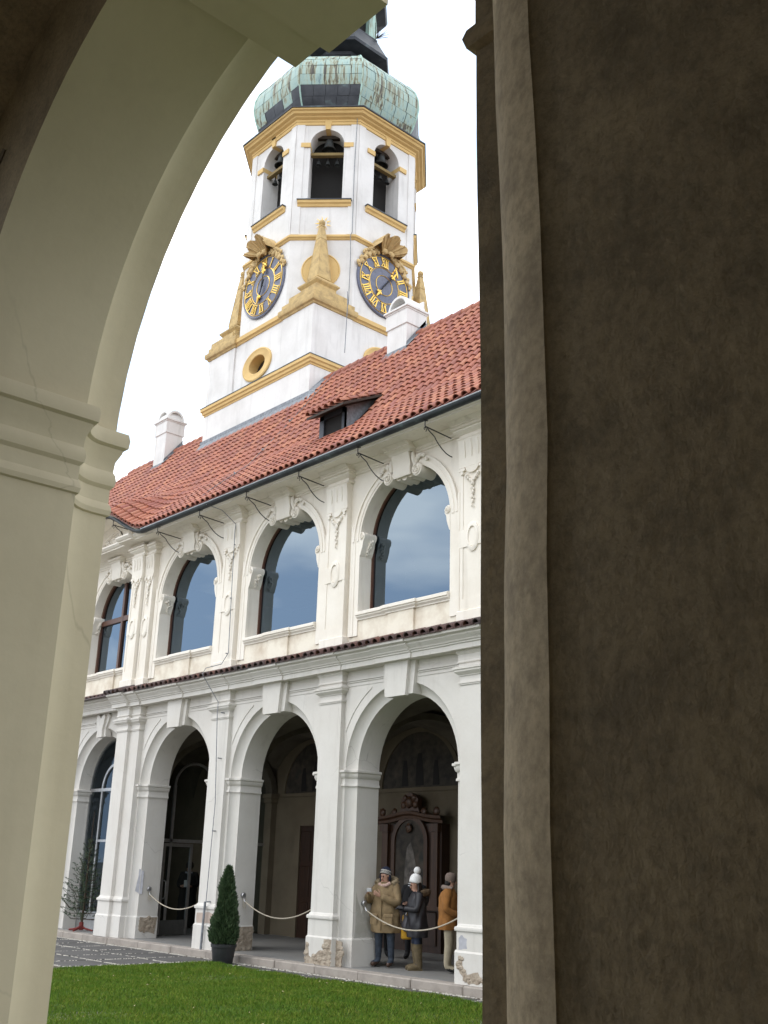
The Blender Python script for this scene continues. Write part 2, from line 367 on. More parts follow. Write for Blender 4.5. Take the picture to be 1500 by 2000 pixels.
# kerb and arcade floor
fl=MB().box(-36,4,13.62,17.95,-.168,0).build('arcade_floor',M['floor'],kind='structure')
kb=MB().box(-36,4,13.45,13.62,-.168,-.06).build('kerb',M['kerb'],kind='structure')
x=-33.0
while x<2:
    w_=random.uniform(.95,1.45); j=random.uniform(-.012,.012)
    MB().bevbox(x+.004,x+w_-.004,13.335+j,13.618,-.166,random.uniform(-.008,0)+.0,.018).build('kerb_stone',M['kerb'],kb)
    x+=w_
# ================================================================ FAR WING (two-storey arcaded range)
wing=thing('cloister_range','long white two-storey arcaded range with red clay tile roof across the lawn','building',(-18,13.6,0))
SF=13.60; ZS=3.52; RI,RO=1.35,1.55; YJ=13.75; YB=14.30
def dY(i): return .10 if i==0 else 0.0
BAYS=range(0,6)
cove=[(SF+.15*sin(a),RI+.2*cos(a)) for a in [PI/2*k/6 for k in range(7)]]
w=MB()
for i in BAYS:
    c=C(i); d=dY(i); x0,x1=c-PIT/2,c+PIT/2
    panel(w,x0,x1,0,5.5,c,ZS,RO,SF+d)
    reveal(w,c,ZS,0,[(Y+d,r) for Y,r in cove]+[(YB,RI)])
    panel(w,x0,x1,0,5.5,c,ZS,RI,YB)
xa,xb=C(0)-PIT/2,C(5)+PIT/2
w.box(-36,xa,SF+.1,YB,0,5.5); w.box(xb,4,SF,YB,0,5.5)
w.build('arcade_wall',M['white'],wing,smooth=35,fix=True)
# inner walls, vault, floors
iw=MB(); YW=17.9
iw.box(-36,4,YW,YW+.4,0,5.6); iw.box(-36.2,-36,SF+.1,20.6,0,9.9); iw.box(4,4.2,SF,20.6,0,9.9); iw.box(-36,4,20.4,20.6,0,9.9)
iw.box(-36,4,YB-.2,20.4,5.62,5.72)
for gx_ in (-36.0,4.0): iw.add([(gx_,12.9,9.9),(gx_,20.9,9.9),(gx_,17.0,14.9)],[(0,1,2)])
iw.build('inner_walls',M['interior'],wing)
va=MB()
for i in BAYS:
    c=C(i); xs=np.linspace(-PIT/2,PIT/2,17); ys=np.linspace(YB,YW,17); yc=(YB+YW)/2; ry=(YW-YB)/2
    def vz(x,y):
        a=1.42*math.sqrt(max(0,1-((y-yc)/ry)**2)); b_=1.42*math.sqrt(max(0,1-(x/(PIT/2))**2)); return 3.55+max(a,b_)
    va.loft([[(c+x,y,vz(x,y)) for x in xs] for y in ys])
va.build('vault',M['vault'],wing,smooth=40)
for i in list(BAYS)[1:]:
    rb=MB(); c=P(i); n=20; yc=(YB+YW)/2; ry=(YW-YB)/2
    cu=[]
    for (dx_,k) in ((-.3,1.0),(-.3,.90),(.3,.90),(.3,1.0)):
        cu.append([(c+dx_,yc-ry*k*cos(PI*q/n),3.5+1.40*k*sin(PI*q/n)) for q in range(n+1)])
    rb.loft(cu,False).build('transverse_arch',M['vault'],wing,smooth=40)
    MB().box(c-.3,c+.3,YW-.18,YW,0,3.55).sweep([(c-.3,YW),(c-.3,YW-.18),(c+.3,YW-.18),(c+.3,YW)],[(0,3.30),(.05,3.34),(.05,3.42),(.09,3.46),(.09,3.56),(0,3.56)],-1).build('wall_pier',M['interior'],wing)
# ---- per-bay ornaments of the ground floor
IMP=[(0,3.215),(.03,3.215),(.03,3.25),(.012,3.275),(.012,3.36),(.035,3.375),(.055,3.43),(.055,3.455),(.085,3.475),(.085,3.515),(0,3.53)]
def impost_path(c,d,sgn,xp,r0=RI,yb=YB):
    p=[(xp,SF+d)]+[(c-sgn*r,Y+d) for Y,r in cove]+[(c-sgn*r0,yb)]
    return p if sgn>0 else p[::-1]
PW=.335; PF=13.50
for i in BAYS:
    c=C(i); d=dY(i)
    for sgn in (1,-1):
        xp=c-sgn*(PIT/2-PW)
        if i==0 and sgn<0: xp=-25.13
        if i==1 and sgn>0: xp=-24.17
        MB().sweep(impost_path(c,d,sgn,xp),IMP,-1).build('impost',M['white'],wing,smooth=40)
        MB().sweep(impost_path(c,d,sgn,xp),[(.035,-.001),(.035,.46),(.022,.485),(0,.49)],-1).build('plinth',M['white'],wing)
    # keystone: proud wedge between two lower shoulders
    if i!=0:
        k=MB(); y=SF+d
        k.ext([(c-.385,4.815),(c+.385,4.815),(c+.455,5.44),(c-.455,5.44)],y-.075,y+.16,'y')
        k.ext([(c-.262,4.785),(c+.262,4.785),(c+.325,5.441),(c-.325,5.441)],y-.155,y-.07,'y')
        k.build('keystone',M['white'],wing)
    else:
        k=MB(); y=SF+d
        pr=lambda s:[(-.20,4.83),(.20,4.83),(.17,5.05),(.25,5.22),(.30,5.37),(.24,5.44),(.1,5.41),(0,5.33),(-.1,5.41),(-.24,5.44),(-.30,5.37),(-.25,5.22),(-.17,5.05)]
        k.ext([(c+1.25*a,z) for a,z in pr(1)],y-.06,y+.1,'y'); k.ext([(c+a*.75,z-.015 if z<5 else z-.03) for a,z in pr(1)],y-.12,y-.05,'y')
        k.build('keystone',M['white'],wing)
    # raised spandrel panels following the arch
    for sgn in (1,-1):
        n=12; r=1.73; xo=c-sgn*(PIT/2-PW-.06 if not(i==1 and sgn>0) else 1.52)
        a0=math.acos(min(.999,abs(xo-c)/r)); a1=R(61)
        pts=[(c-sgn*r*cos(a0+(a1-a0)*q/n),ZS+r*sin(a0+(a1-a0)*q/n)) for q in range(n+1)]
        poly=pts+[(pts[-1][0],5.07),(xo,5.07)]
        if sgn>0: poly=poly[::-1]
        MB().ext(poly,SF+d-.014,SF+d+.01,'y').build('spandrel_panel',M['white'],wing)
        xk=c-sgn*.47
        x0,x1=sorted((xo,xk))
        mo=MB()
        for z0,z1,pj in ((5.125,5.145,.012),(5.195,5.215,.02),(5.225,5.25,.034)): mo.box(x0,x1,SF+d-pj,SF+d+.01,z0,z1)
        mo.build('frieze_moulding',M['white'],wing)
def ground_pilaster(x0,x1,yf,yb):
    p=MB(); p.box(x0,x1,yf,yb,0,5.44)
    path=[(x0,yb),(x0,yf),(x1,yf),(x1,yb)]
    pil=p.build('pilaster',M['white'],wing)
    MB().sweep(path,[(.05,-.001),(.05,.47),(.028,.50),(.028,.795),(.05,.80),(.058,.83),(.05,.86),(.025,.87),(.018,.89),(0,.91)],-1).build('pilaster_base',M['white'],pil,smooth=30)
    MB().sweep(path,[(0,4.825),(.018,4.825),(.018,4.845),(.03,4.85),(.03,4.87),(.003,4.875),(.003,4.985),(.02,4.985),(.02,5.0),(.06,5.03),(.085,5.055),(.085,5.085),(.105,5.095),(.105,5.13),(.05,5.16),(.02,5.165),(.02,5.20),(.045,5.215),(.045,5.235),(.03,5.25),(.03,5.36),(.06,5.40),(.06,5.44)],-1).build('pilaster_capital',M['white'],pil,smooth=25)
for i in list(BAYS)[2:]+[6]: ground_pilaster(P(i)-PW,P(i)+PW,PF,SF+.02)
ground_pilaster(-24.62,-24.17,13.47,SF+.02); ground_pilaster(-25.13,-24.60,13.38,SF+.12)
# ---- string cornice with a row of sooty cover tiles
def sc(off): return [(13.62,5.435),(13.36+off,5.435),(13.36+off,5.53),(13.335+off,5.54),(13.335+off,5.565),(13.31+off,5.575),(13.30+off,5.60),(13.235+off,5.665),(13.235+off,5.69),(13.165+off,5.715),(13.165+off,5.765),(13.62,5.955)]
x=-25.30; segs=[]
for i in range(1,7):
    segs+=[(x,P(i)+.47,-.03 if i>1 else -.10)] if i==1 else []
edges=[(-25.30,-24.55,-.12),(-24.55,-24.05,-.04)]
x=-24.05
for i in range(1,6):
    c=C(i); edges+=[(x,c-.50,0.0),(c-.50,c+.50,-.03)]; x=c+.50
    edges+=[(x,P(i+1)-.45,0.0),(P(i+1)-.45,P(i+1)+.45,-.02)]; x=P(i+1)+.45
edges.append((x,4,0)); edges.append((-36,-25.30,.10))
for a,b_,o in edges: MB().ext(sc(o),a,b_).build('string_cornice',M['white'],wing)
def tile_mesh(r0,r1,Ln,th,n=6,name='tile'):
    v=[];f=[]
    def ringp(r,y,zc=0): return [(r*cos(PI*k/n),y,zc+r*sin(PI*k/n)) for k in range(n+1)]
    A=ringp(r0,0);B=ringp(r1,Ln);Cc=ringp(r0-th,0);D=ringp(r0-th,.09)
    v=A+B+Cc+D; m=n+1
    for k in range(n):
        f+=[(k,k+1,m+k+1,m+k),(k,2*m+k,2*m+k+1,k+1),(2*m+k,3*m+k,3*m+k+1,2*m+k+1)]
    me=bpy.data.meshes.new(name); me.from_pydata(v,[],f); return me,np.array(v),f
lm,_,_=tile_mesh(.092,.085,.50,.018,7,'ledge_tile'); lm.materials.append(M['ledgetile']); lm.shade_smooth(); lm.set_sharp_from_angle(angle=R(40))
x=-25.22; k=0
while x<-6:
    off=-.12 if x<-24.55 else 0
    o=bpy.data.objects.new('ledge_tile',lm); COL.objects.link(o); o.parent=wing; o.matrix_parent_inverse=Matrix.Translation(-wl(wing))
    o.matrix_basis=Matrix.Translation((x,13.085+off+random.uniform(-.012,.012),5.765))@Matrix.Rotation(random.uniform(-.03,.03),4,'Z')@Matrix.Rotation(R(19)+random.uniform(-.02,.02),4,'X')
    x+=.215
x=-27.9
while x<-25.3:
    o=bpy.data.objects.new('ledge_tile',lm); COL.objects.link(o); o.parent=wing; o.matrix_parent_inverse=Matrix.Translation(-wl(wing))
    o.matrix_basis=Matrix.Translation((x,13.185,5.765))@Matrix.Rotation(R(19),4,'X'); x+=.215
MB().ext([(13.62,5.76),(13.12,5.76),(13.12,5.785),(13.62,5.965)],-36,4).build('ledge_bed',M['ledgetile'],wing)
# ================================================================ UPPER STOREY
UF=13.58; US=8.10; UR=1.295; GY=13.90; SILL=6.60
w=MB()
for i in BAYS:
    c=C(i); d=dY(i); x0,x1=c-PIT/2,c+PIT/2
    a=arc(c,US,UR,None); Y=UF+d
    w.add([(x0,Y,5.6),(c-UR,Y,5.6),(c-UR,Y,9.95),(x0,Y,9.95)],[(0,1,2,3)]); w.add([(c+UR,Y,5.6),(x1,Y,5.6),(x1,Y,9.95),(c+UR,Y,9.95)],[(0,1,2,3)])
    w.loft([[(x,Y,z) for x,z in a],[(x,Y,9.95) for x,z in a]])
    reveal(w,c,US,SILL-.1,[(Y,UR),(GY+.12,UR)])
w.box(-36,xa,UF+.1,GY+.12,5.6,9.95); w.box(xb,4,UF,GY+.12,5.6,9.95)
w.build('upper_wall',M['cream'],wing,smooth=35,fix=True)
def spiral(mb,c,r,y,turns=1.9,s=1,tr=.016,a0=PI/2):
    pts=[]
    for q in range(30):
        u=q/29; a=a0+s*turns*2*PI*u; rr=r*(1-.86*u); pts.append((c[0]+rr*cos(a),y-.02*u,c[1]+rr*sin(a)))
    mb.tube(pts,[tr*(1-.35*q/29) for q in range(30)],5)
def volute(mb,cx,cz,r,yf,yb,s=1):
    mb.lathe([(r*.95,-(yb-yf)),(r,-.01),(r*.92,0)],20,(cx,yf,cz),Matrix.Rotation(R(90),3,'X'))
    spiral(mb,(cx,cz),r*.88,yf-.008,s=s,tr=r*.13); mb.ball((cx,yf-.02,cz),r*.2,8,6)
def window(i):
    c=C(i); d=dY(i); yf=UF+d; gy=GY+d*.3
    fr=MB(); ring(fr,c,US,UR-.045,UR+.005,gy-.03,gy+.05,SILL); fr.box(c-UR,c+UR,gy-.03,gy+.05,SILL-.02,SILL+.05)
    if i==0:
        fr.box(c-.05,c+.05,gy-.05,gy+.05,SILL,US+UR); fr.box(c-UR,c+UR,gy-.045,gy+.05,8.02,8.16)
        ring(fr,c,US,UR-.10,UR-.04,gy-.04,gy+.05,SILL)
    win=fr.build('window',M['brownframe'],wing,smooth=40)
    A=arc(c,US,UR-.02,SILL)
    if i==0:
        for s_ in (-1,1):
            q=[p for p in A if (p[0]-c)*s_>=-1e-6]
            q=q+[(c,US+UR-.02),(c,SILL)] if s_<0 else [(c,SILL),(c,US+UR-.02)]+q
            MB().add([(x,gy+.01+random.uniform(-.002,.002),z) for x,z in q[::-1]],[tuple(range(len(q)))]).build('pane',M['glass'],win)
    else: MB().add([(x,gy+.01,z) for x,z in A[::-1]],[tuple(range(len(A)))]).build('pane',M['glass'],win)
    # parapet with moulded sill and central block
    pa=MB(); pa.box(c-1.5,c+1.5,yf-.012,gy-.031,5.62,SILL-.10); pa.box(c-.36,c+.36,yf-.055,yf,5.9,SILL-.12)
    pa.build('parapet',M['stained'],wing)
    sp=[(0,SILL-.17),(.025,SILL-.17),(.03,SILL-.145),(.07,SILL-.11),(.07,SILL-.085),(.095,SILL-.075),(.095,SILL-.02),(.06,SILL),(-.29+.0,SILL+.02)]
    path=[(c-UR+.005,yf-.01),(c-.39,yf-.01),(c-.39,yf-.05),(c+.39,yf-.05),(c+.39,yf-.01),(c+UR-.005,yf-.01)]
    MB().sweep(path,sp,-1).build('sill',M['cream'],win,smooth=25)
    # moulded surround: two fillets on the arch, broader straight jambs with ears
    av=MB(); ring(av,c,US,UR+.003,UR+.20,yf-.035,yf+.01,None); ring(av,c,US,UR+.055,UR+.11,yf-.047,yf-.03,None); ring(av,c,US,UR+.165,UR+.215,yf-.06,yf-.02,None)
    for s_ in (-1,1):
        x0,x1=sorted((c+s_*(UR+.003),c+s_*(UR+.205))); av.box(x0,x1,yf-.034,yf+.01,6.12,US+.02)
        x0,x1=sorted((c+s_*(UR+.205),c+s_*(UR+.265))); av.box(x0,x1,yf-.05,yf+.01,6.12,US+.36)
        x0,x1=sorted((c+s_*(UR+.135),c+s_*(UR+.215))); av.box(x0,x1,yf-.046,yf+.01,6.12,US+.22)
    av.build('window_surround',M['cream'],wing,smooth=35)
    # keystone: fluted block, scalloped underside, scrolls and leaves
    ks=MB(); kt=9.74
    ks.ext([(yf-.04,9.20),(yf-.10,9.16),(yf-.13,9.22),(yf-.125,9.4),(yf-.15,9.52),(yf-.18,9.6),(yf-.18,kt),(yf+.02,kt),(yf+.02,9.20)],c-.25,c+.25)
    for q in range(3): ks.lathe([(.09,0),(.09,GY-UF+.06)],10,(c-.17+.17*q,yf-.03,9.215 if q!=1 else 9.19),Matrix.Rotation(R(-90),3,'X'))
    ks.sweep([(c-.27,yf),(c-.27,yf-.16),(c+.27,yf-.16),(c+.27,yf)],[(0,9.62),(.03,9.63),(.06,9.68),(.085,9.69),(.085,9.745),(0,9.745)],-1)
    key=ks.build('keystone',M['cream'],wing,smooth=40)
    for s_ in (-1,1):
        v=MB(); volute(v,c+s_*.42,9.215,.135,yf-.10,yf+GY-UF+.02,s=s_); v.build('volute',M['cream'],key,smooth=40)
        lf=MB()
        for q in range(9):
            a=q/8; lf.ball((c+s_*(.35+.33*a),yf-.07+.02*math.sin(q*2),9.40+.13*math.sin(a*3)-.05*a),.055*(1.1-.4*a),7,5,(1,.7,1.0),.25)
        lf.tube([(c+s_*.34,yf-.06,9.34),(c+s_*.33,yf-.10,9.46),(c+s_*.30,yf-.09,9.58),(c+s_*.27,yf-.05,9.66)],[.05,.055,.04,.012],7)
        lf.build('acanthus_leaf',M['cream'],key,smooth=60)
    # scrolled corbels at the springing of the arch
    for s_ in (-1,1):
        e=c+s_*UR; pf=[(0,8.27),(-.05,8.285),(-.11,8.265),(-.145,8.21),(-.14,8.14),(-.10,8.08),(-.085,7.98),(-.05,7.88),(-.02,7.80),(0,7.78)]
        pf=[(e+s_*p,z) for p,z in pf]; pf=pf if s_<0 else pf[::-1]
        k=MB(); k.ext(pf,yf-.04,gy-.032,'y'); spiral(k,(e-s_*.062,8.185),.07,yf-.05,1.6,-s_,.012)
        for q in range(4): k.lathe([(.08,0),(.085,.03),(.08,.06)],10,(e-s_*.065,yf+.03+.07*q,8.20),Matrix.Rotation(R(-90),3,'X'))
        for q in range(10):
            a=q/9; k.ball((e-s_*(.125-.09*a),yf+.06+.17*random.random()*(1-.6*a)+.05*a,8.10-.27*a),.042*(1-.3*a),6,5,(1,1,1),.2)
        k.build('scroll_corbel',M['cream'],wing,smooth=45)
for i in BAYS: window(i)
def upper_pilaster(x0,x1,yf,yb):
    c=(x0+x1)/2; hw=(x1-x0)/2
    p=MB(); p.box(x0,x1,yf,yb,5.95,9.62); pil=p.build('pilaster',M['cream'],wing)
    path=[(x0,yb),(x0,yf),(x1,yf),(x1,yb)]
    MB().sweep(path,[(.05,5.90),(.05,6.13),(.035,6.15),(0,6.155)],-1).build('pilaster_base',M['cream'],pil)
    # sunk panel frame
    fr=MB(); b_=.075
    for (u0,u1,z0,z1) in ((x0+.002,x0+b_,6.16,8.86),(x1-b_,x1-.002,6.16,8.86),(x0+b_,x1-b_,6.16,6.36)): fr.box(u0,u1,yf-.014,yf+.01,z0,z1)
    fr.build('panel_frame',M['cream'],pil)
    # fluted head with guttae, cornice of the capital
    hd=MB(); hd.ext([(yf+.01,8.86),(yf-.03,8.88),(yf-.045,9.2),(yf-.075,9.42),(yf+.01,9.44)],x0-.012,x1+.012)
    for q in (-1,0,1): hd.tube([(c+q*hw*.52,yf-.062,9.38),(c+q*hw*.52,yf-.052,9.25),(c+q*hw*.52,yf-.048,9.06)],[.028,.022,.006],6)
    for q in (-1,1):
        hd.box(c+q*hw*.78-.075,c+q*hw*.78+.075,yf-.05,yf+.01,8.81,8.86); hd.box(c+q*hw*.78-.028,c+q*hw*.78+.028,yf-.05,yf+.01,8.74,8.812)
    n=10; hd.ext([(c+hw*.5*cos(PI+PI*k/n),8.87+.13*sin(PI+PI*k/n)) for k in range(n+1)],yf-.04,yf+.01,'y')
    hd.build('fluted_head',M['cream'],pil,smooth=30)
    MB().sweep(path,[(0,9.43),(.035,9.435),(.06,9.465),(.06,9.485),(.02,9.50),(.02,9.55),(.06,9.565),(.11,9.61),(.11,9.64),(.145,9.65),(.145,9.70),(0,9.70)],-1).build('pilaster_capital',M['cream'],pil,smooth=25)
    gl=MB()
    for q in range(7):
        a=-1+q/3; gl.ball((c+a*hw*.45,yf-.03,8.66-.09*(1-a*a)+.04*abs(a)),.036,6,5,(1,.8,1),.25)
    for k,z in enumerate((8.52,8.44,8.35,8.26,8.17,8.09)):
        r=.05-.005*k; gl.ball((c+.012*(-1)**k,yf-.028,z),r,7,6,(.75,.7,1.15),.22)
        gl.ball((c-.03*(-1)**k,yf-.022,z-.03),r*.55,6,5,(1,.7,1),.2)
    gl.build('garland',M['cream'],pil,smooth=60)
    ov=MB(); n=28; rows=[]
    for (r,y) in ((1.45,.012),(1.45,-.025),(1.22,-.042),(1.0,-.042),(.95,-.010),(.0,-.006)): rows.append([(c+r*.105*cos(2*PI*k/n),yf+y,7.50+r*.195*sin(2*PI*k/n)) for k in range(n)])
    ov.loft(rows,True); ov.box(x0-.003,x1+.003,yf-.02,yf+.01,7.33,7.66)
    ov.build('oval_cartouche',M['cream'],pil,smooth=40)
for i in list(BAYS)[2:]+[6]: upper_pilaster(P(i)-.325,P(i)+.325,13.47,UF+.02)
upper_pilaster(-24.60,-24.18,13.46,UF+.02); upper_pilaster(-25.14,-24.62,13.37,UF+.12)
# ---- eaves cornice, gutter, brackets
EV=[(13.60,9.60),(13.555,9.60),(13.555,9.635),(13.53,9.65),(13.53,9.70),(13.46,9.74),(13.40,9.765),(13.40,9.785),(13.02,9.80),(13.02,9.835),(12.985,9.845),(12.93,9.90),(12.93,9.93),(13.6,9.95)]
def evp(off): return [(y+off,z) for y,z in EV]
x=-25.3; MB().ext(evp(-.12),-25.3,-24.6).build('eaves_cornice',M['cream'],wing); MB().ext(evp(0),-24.6,4).build('eaves_cornice',M['cream'],wing); MB().ext(evp(.1),-36,-25.3).build('eaves_cornice',M['cream'],wing)
for i in range(1,6):
    for x0,x1 in ((C(i)-.36,C(i)+.36),(P(i+1)-.46,P(i+1)+.46)):
        MB().ext([(13.6,9.70),(13.30,9.70),(13.30,9.735),(13.27,9.75),(13.22,9.787),(13.6,9.79)],x0,x1).build('cornice_block',M['cream'],wing)
def bump_z(X):
    u=abs(X+26.5); u=1-u/2.8
    return 0 if u<=0 else .95*(1-cos(PI*min(1,u)))/2
gt=MB(); n=10
def gut(path):
    rows=[]
    for (r,a) in [(.085,PI+PI*k/n) for k in range(n+1)]+[(.076,2*PI-PI*k/n) for k in range(n+1)]:
        rows.append([(x,y+r*cos(a),z+r*1.05*sin(a)) for x,y,z in path])
    gt.loft(rows)
gut([(-23.80,12.80,9.845),(4,12.80,9.86)])
gt.lathe([(.0,0),(.085,0),(.085,.02),(0,.02)],20,(-23.80,12.80,9.845),Matrix.Rotation(R(-90),3,'Y'),cap=False)
gut([(X,12.86,9.87+bump_z(X)) for X in np.linspace(-29.2,-23.8,30)])
gutter=gt.build('gutter',M['gutter'],wing,smooth=50)
MB().tube([(-23.8,12.715,9.85),(4,12.715,9.865)],.013,6).build('gutter_bead',flat('highlight_bead',(.42,.46,.48),.4,metal=.3),gutter)  # pale colour stands in for the highlight along the gutter's edge
bm_=MB(); X=0
bm_.tube([(X,12.73,9.86),(X,12.74,9.79),(X,12.80,9.75),(X,12.87,9.78)],.011,5)
bm_.tube([(X,12.80,9.755),(X,12.80,9.655),(X,12.82,9.635)],.011,5); bm_.tube([(X,12.80,9.64),(X,13.50,9.60)],[.014,.011],5)
bm_.tube([(X,12.86+.11*(1-cos(PI*q/6)) if q<7 else 13.08+.45*((q-6)/6)**1.1,9.635-.17*q/6 if q<7 else 9.465-.24*math.sin((q-6)/6*PI/2)) for q in range(13)],.011,5)
bm_.tube([(X,12.80-.005+ .05*(1-u)*cos(-1+7*u),9.585+.05*(1-u)*sin(-1+7*u)) for u in [q/14 for q in range(15)]],.008,5)
br=bm_.build('gutter_bracket',M['iron'],gutter); br.matrix_basis=Matrix.Translation((-23.05,0,0))
for q in range(1,9): moved(br,gutter,-23.05+1.94*q)
moved(br,gutter,-25.6,.05,bump_z(-25.6)+.02)
# ---- eyebrow pediment at the left
pd=MB(); xs=np.linspace(-29.2,-23.9,24)
pd.loft([[(X,13.60,9.9) for X in xs],[(X,13.60,9.93+bump_z(X)) for X in xs]])
pd.build('pediment',M['cream'],wing)
rk=MB(); rk.loft([[(X,y+.02,z+.02+bump_z(X)) for X in xs] for y,z in EV]); rk.build('pediment_cornice',M['cream'],wing,smooth=25)
rl=MB(); random.seed(3)
n=20; rl.loft([[(-26.2+r*.33*cos(2*PI*k/n),13.60-y,10.16+r*.27*sin(2*PI*k/n)+.05) for k in range(n)] for r,y in ((1.0,0),(1.0,.05),(.8,.07),(0.01,.10))],True)
for q in range(34):
    a=q/33; X=-24.5-3.6*a; s_=math.sin(a*PI)
    rl.ball((X,13.57,10.02+.30*bump_z(X)*(1+.5*math.sin(q*2.1))),.07+.02*math.sin(q),7,5,(1.1,.6,.8),.25)
for s_ in (-1,1):
    rl.tube([(-26.2+s_*(.36+.1*math.sin(u*6)),13.56,9.95+.6*u) for u in [q/10 for q in range(11)]],[.06-.03*abs(q/5-1) for q in range(11)],6)
rl.build('relief_cartouche',M['cream'],wing,smooth=60); random.seed(11)
# ================================================================ ROOF
ZK,YK,ZR,YR=11.31,14.35,14.86,17.0
def zprof(Y): return 9.95+(Y-12.82)*(ZK-9.95)/(YK-12.82) if Y<YK else ZK+(Y-YK)*(ZR-ZK)/(YR-YK)
def zroof(X,Y):
    w_=min(1,max(0,(15.4-Y)/(15.4-12.82))); w_=w_*w_*(3-2*w_)
    return zprof(Y)+bump_z(X)*w_
rf=MB(); ys=[12.82,13.2,13.6,14.0,14.35,14.8,15.2,15.6,16.2,17.0]
xs=list(np.linspace(-36,-23.5,50))+[-20,-10,4]
rf.loft([[(X,Y,zroof(X,Y)) for X in xs] for Y in ys]+[[(X,20.9,10.0) for X in xs]])
rf.loft([[(X,12.82,zroof(X,12.82)) for X in xs],[(X,12.82,zroof(X,12.82)-.04) for X in xs],[(X,13.6,zroof(X,12.82)-.02) for X in xs]])
roof=rf.build('roof',M['tileoff'],wing)
tm,tv,tf=tile_mesh(.088,.068,.37,.017,6,'roof_tile'); tm.materials.append(M['tile']); tm.shade_smooth(); tm.set_sharp_from_angle(angle=R(45))
s1=math.hypot(YK-12.82,ZK-9.95); s2=math.hypot(YR-YK,ZR-ZK)
TX0,TX1,TY0=-27.43,-21.965,16.5
def blocked(X,Y):
    if TX0-.05<X<TX1+.05 and Y>TY0-.28: return True
    if -18.93<X<-17.95 and Y>16.46: return True
    if -30.85<X<-29.85 and Y>16.42: return True
    if -18.2<X<-17.14 and 13.95<Y<14.95: return True
    return False
tiles=[]
ncol=int((4+33.5)/.222)
for j in range(ncol):
    X=-33.4+.222*j
    if X>-4: break
    q=0
    while True:
        s=q*.305-.03; q+=1
        if s>s1+s2-.12: break
        if s<s1: Y=12.82+(YK-12.82)*s/s1
        else: Y=YK+(YR-YK)*(s-s1)/s2
        if blocked(X,Y): continue
        e=.01; du=Vector((0,.3,zroof(X,Y+.3)-zroof(X,Y))).normalized(); dr=Vector((.2,0,zroof(X+.2,Y)-zroof(X,Y))).normalized()
        nn=dr.cross(du).normalized(); rr=du.cross(nn).normalized()
        ja=random.gauss(0,.022); rr2=(rr*cos(ja)+du*sin(ja)); du2=nn.cross(rr2)
        tl=-.055+random.gauss(0,.012); u3=(du2*cos(tl)+nn*sin(tl)).normalized(); n3=rr2.cross(u3)
        p=Vector((X+random.uniform(-.006,.006),Y,zroof(X,Y)))+nn*(.022)+u3*(random.uniform(-.016,.016)-(.05 if random.random()<.012 else 0))
        tiles.append((p,rr2,u3,n3))
V3=Vector((0,0,EYE))
def vis(p):
    d=p-V3; zc=d.dot(fw); return 750+2079*d.dot(r2)/zc,1000-2079*d.dot(u2)/zc
def key_(T):
    x,y=vis(T[0]); ok=(190<x<945 and 560<y<1090); return (0 if ok else 1,(T[0]-V3).length)
tiles.sort(key=key_)
for (p,a,b_,c) in tiles[:300]:
    o=bpy.data.objects.new('roof_tile',tm); COL.objects.link(o); o.parent=roof
    o.matrix_basis=Matrix(((a.x,b_.x,c.x,p.x),(a.y,b_.y,c.y,p.y),(a.z,b_.z,c.z,p.z),(0,0,0,1)))
def tilefield(lst,name,mat,parent):
    nv=len(tv); A=np.array([[ [a.x,b_.x,c.x],[a.y,b_.y,c.y],[a.z,b_.z,c.z]] for p,a,b_,c in lst]); T=np.array([p[:] for p,_,_,_ in lst])
    Vv=np.einsum('nij,kj->nki',A,tv)+T[:,None,:]; F=[]
    Ff=np.array(tf); FF=(Ff[None]+(np.arange(len(lst))*nv)[:,None,None]).reshape(-1,4)
    me=bpy.data.meshes.new(name); me.from_pydata(Vv.reshape(-1,3).tolist(),[],FF.tolist())
    return link(name,me,mat,parent,45,'stuff')
tilefield(tiles[300:],'roof_tiles',M['tile'],roof)
rg=MB(); x=-33
while x<-4:
    if not(TX0-.2<x<TX1+.1): rg.tube([(x,YR,ZR+.02),(x+.40,YR,ZR+.035)],[.105,.12],10)
    x+=.36
rg.build('ridge_tiles',M['tile'],roof,smooth=50,kind='stuff')
# lead flashing round the tower and lightning wire
fg=MB(); zt=zroof(-30,TY0)
fg.add([(TX0-.1,TY0-.30,zroof(-30,TY0-.30)+.07),(TX1+.3,TY0-.30,zroof(-30,TY0-.30)+.07),(TX1+.3,TY0-.02,zt+.10),(TX0-.1,TY0-.02,zt+.10),(TX0-.1,TY0-.02,zt+.22),(TX1+.02,TY0-.02,zt+.22)],[(0,1,2,3),(3,2,5,4)])
fg.add([(TX1+.02,TY0-.02,zt+.22),(TX1+.02,YR,ZR+.16),(TX1+.30,YR,ZR+.10),(TX1+.30,TY0-.30,zroof(-30,TY0-.3)+.08)],[(0,1,2,3)])
fg.build('lead_flashing',M['lead'],roof)
wr=MB(); wr.tube([(-21.3,16.9,14.92),(-21.35,16.2,zroof(-21,16.2)+.16),(-21.4,15.3,zroof(-21,15.3)+.15),(-21.5,14.35,ZK+.16),(-21.6,13.4,zroof(-21,13.4)+.14),(-21.65,12.9,10.1),(-21.7,12.72,9.9)],.008,5)
for q,Y in enumerate((16.3,15.5,14.7,13.9)):
    z=zroof(-21.4,Y); wr.tube([(-21.4,Y,z+.05),(-21.4,Y-.03,z+.2),(-21.28,Y-.05,z+.12)],.014,5)
wr.build('lightning_wire',M['lead'],roof)
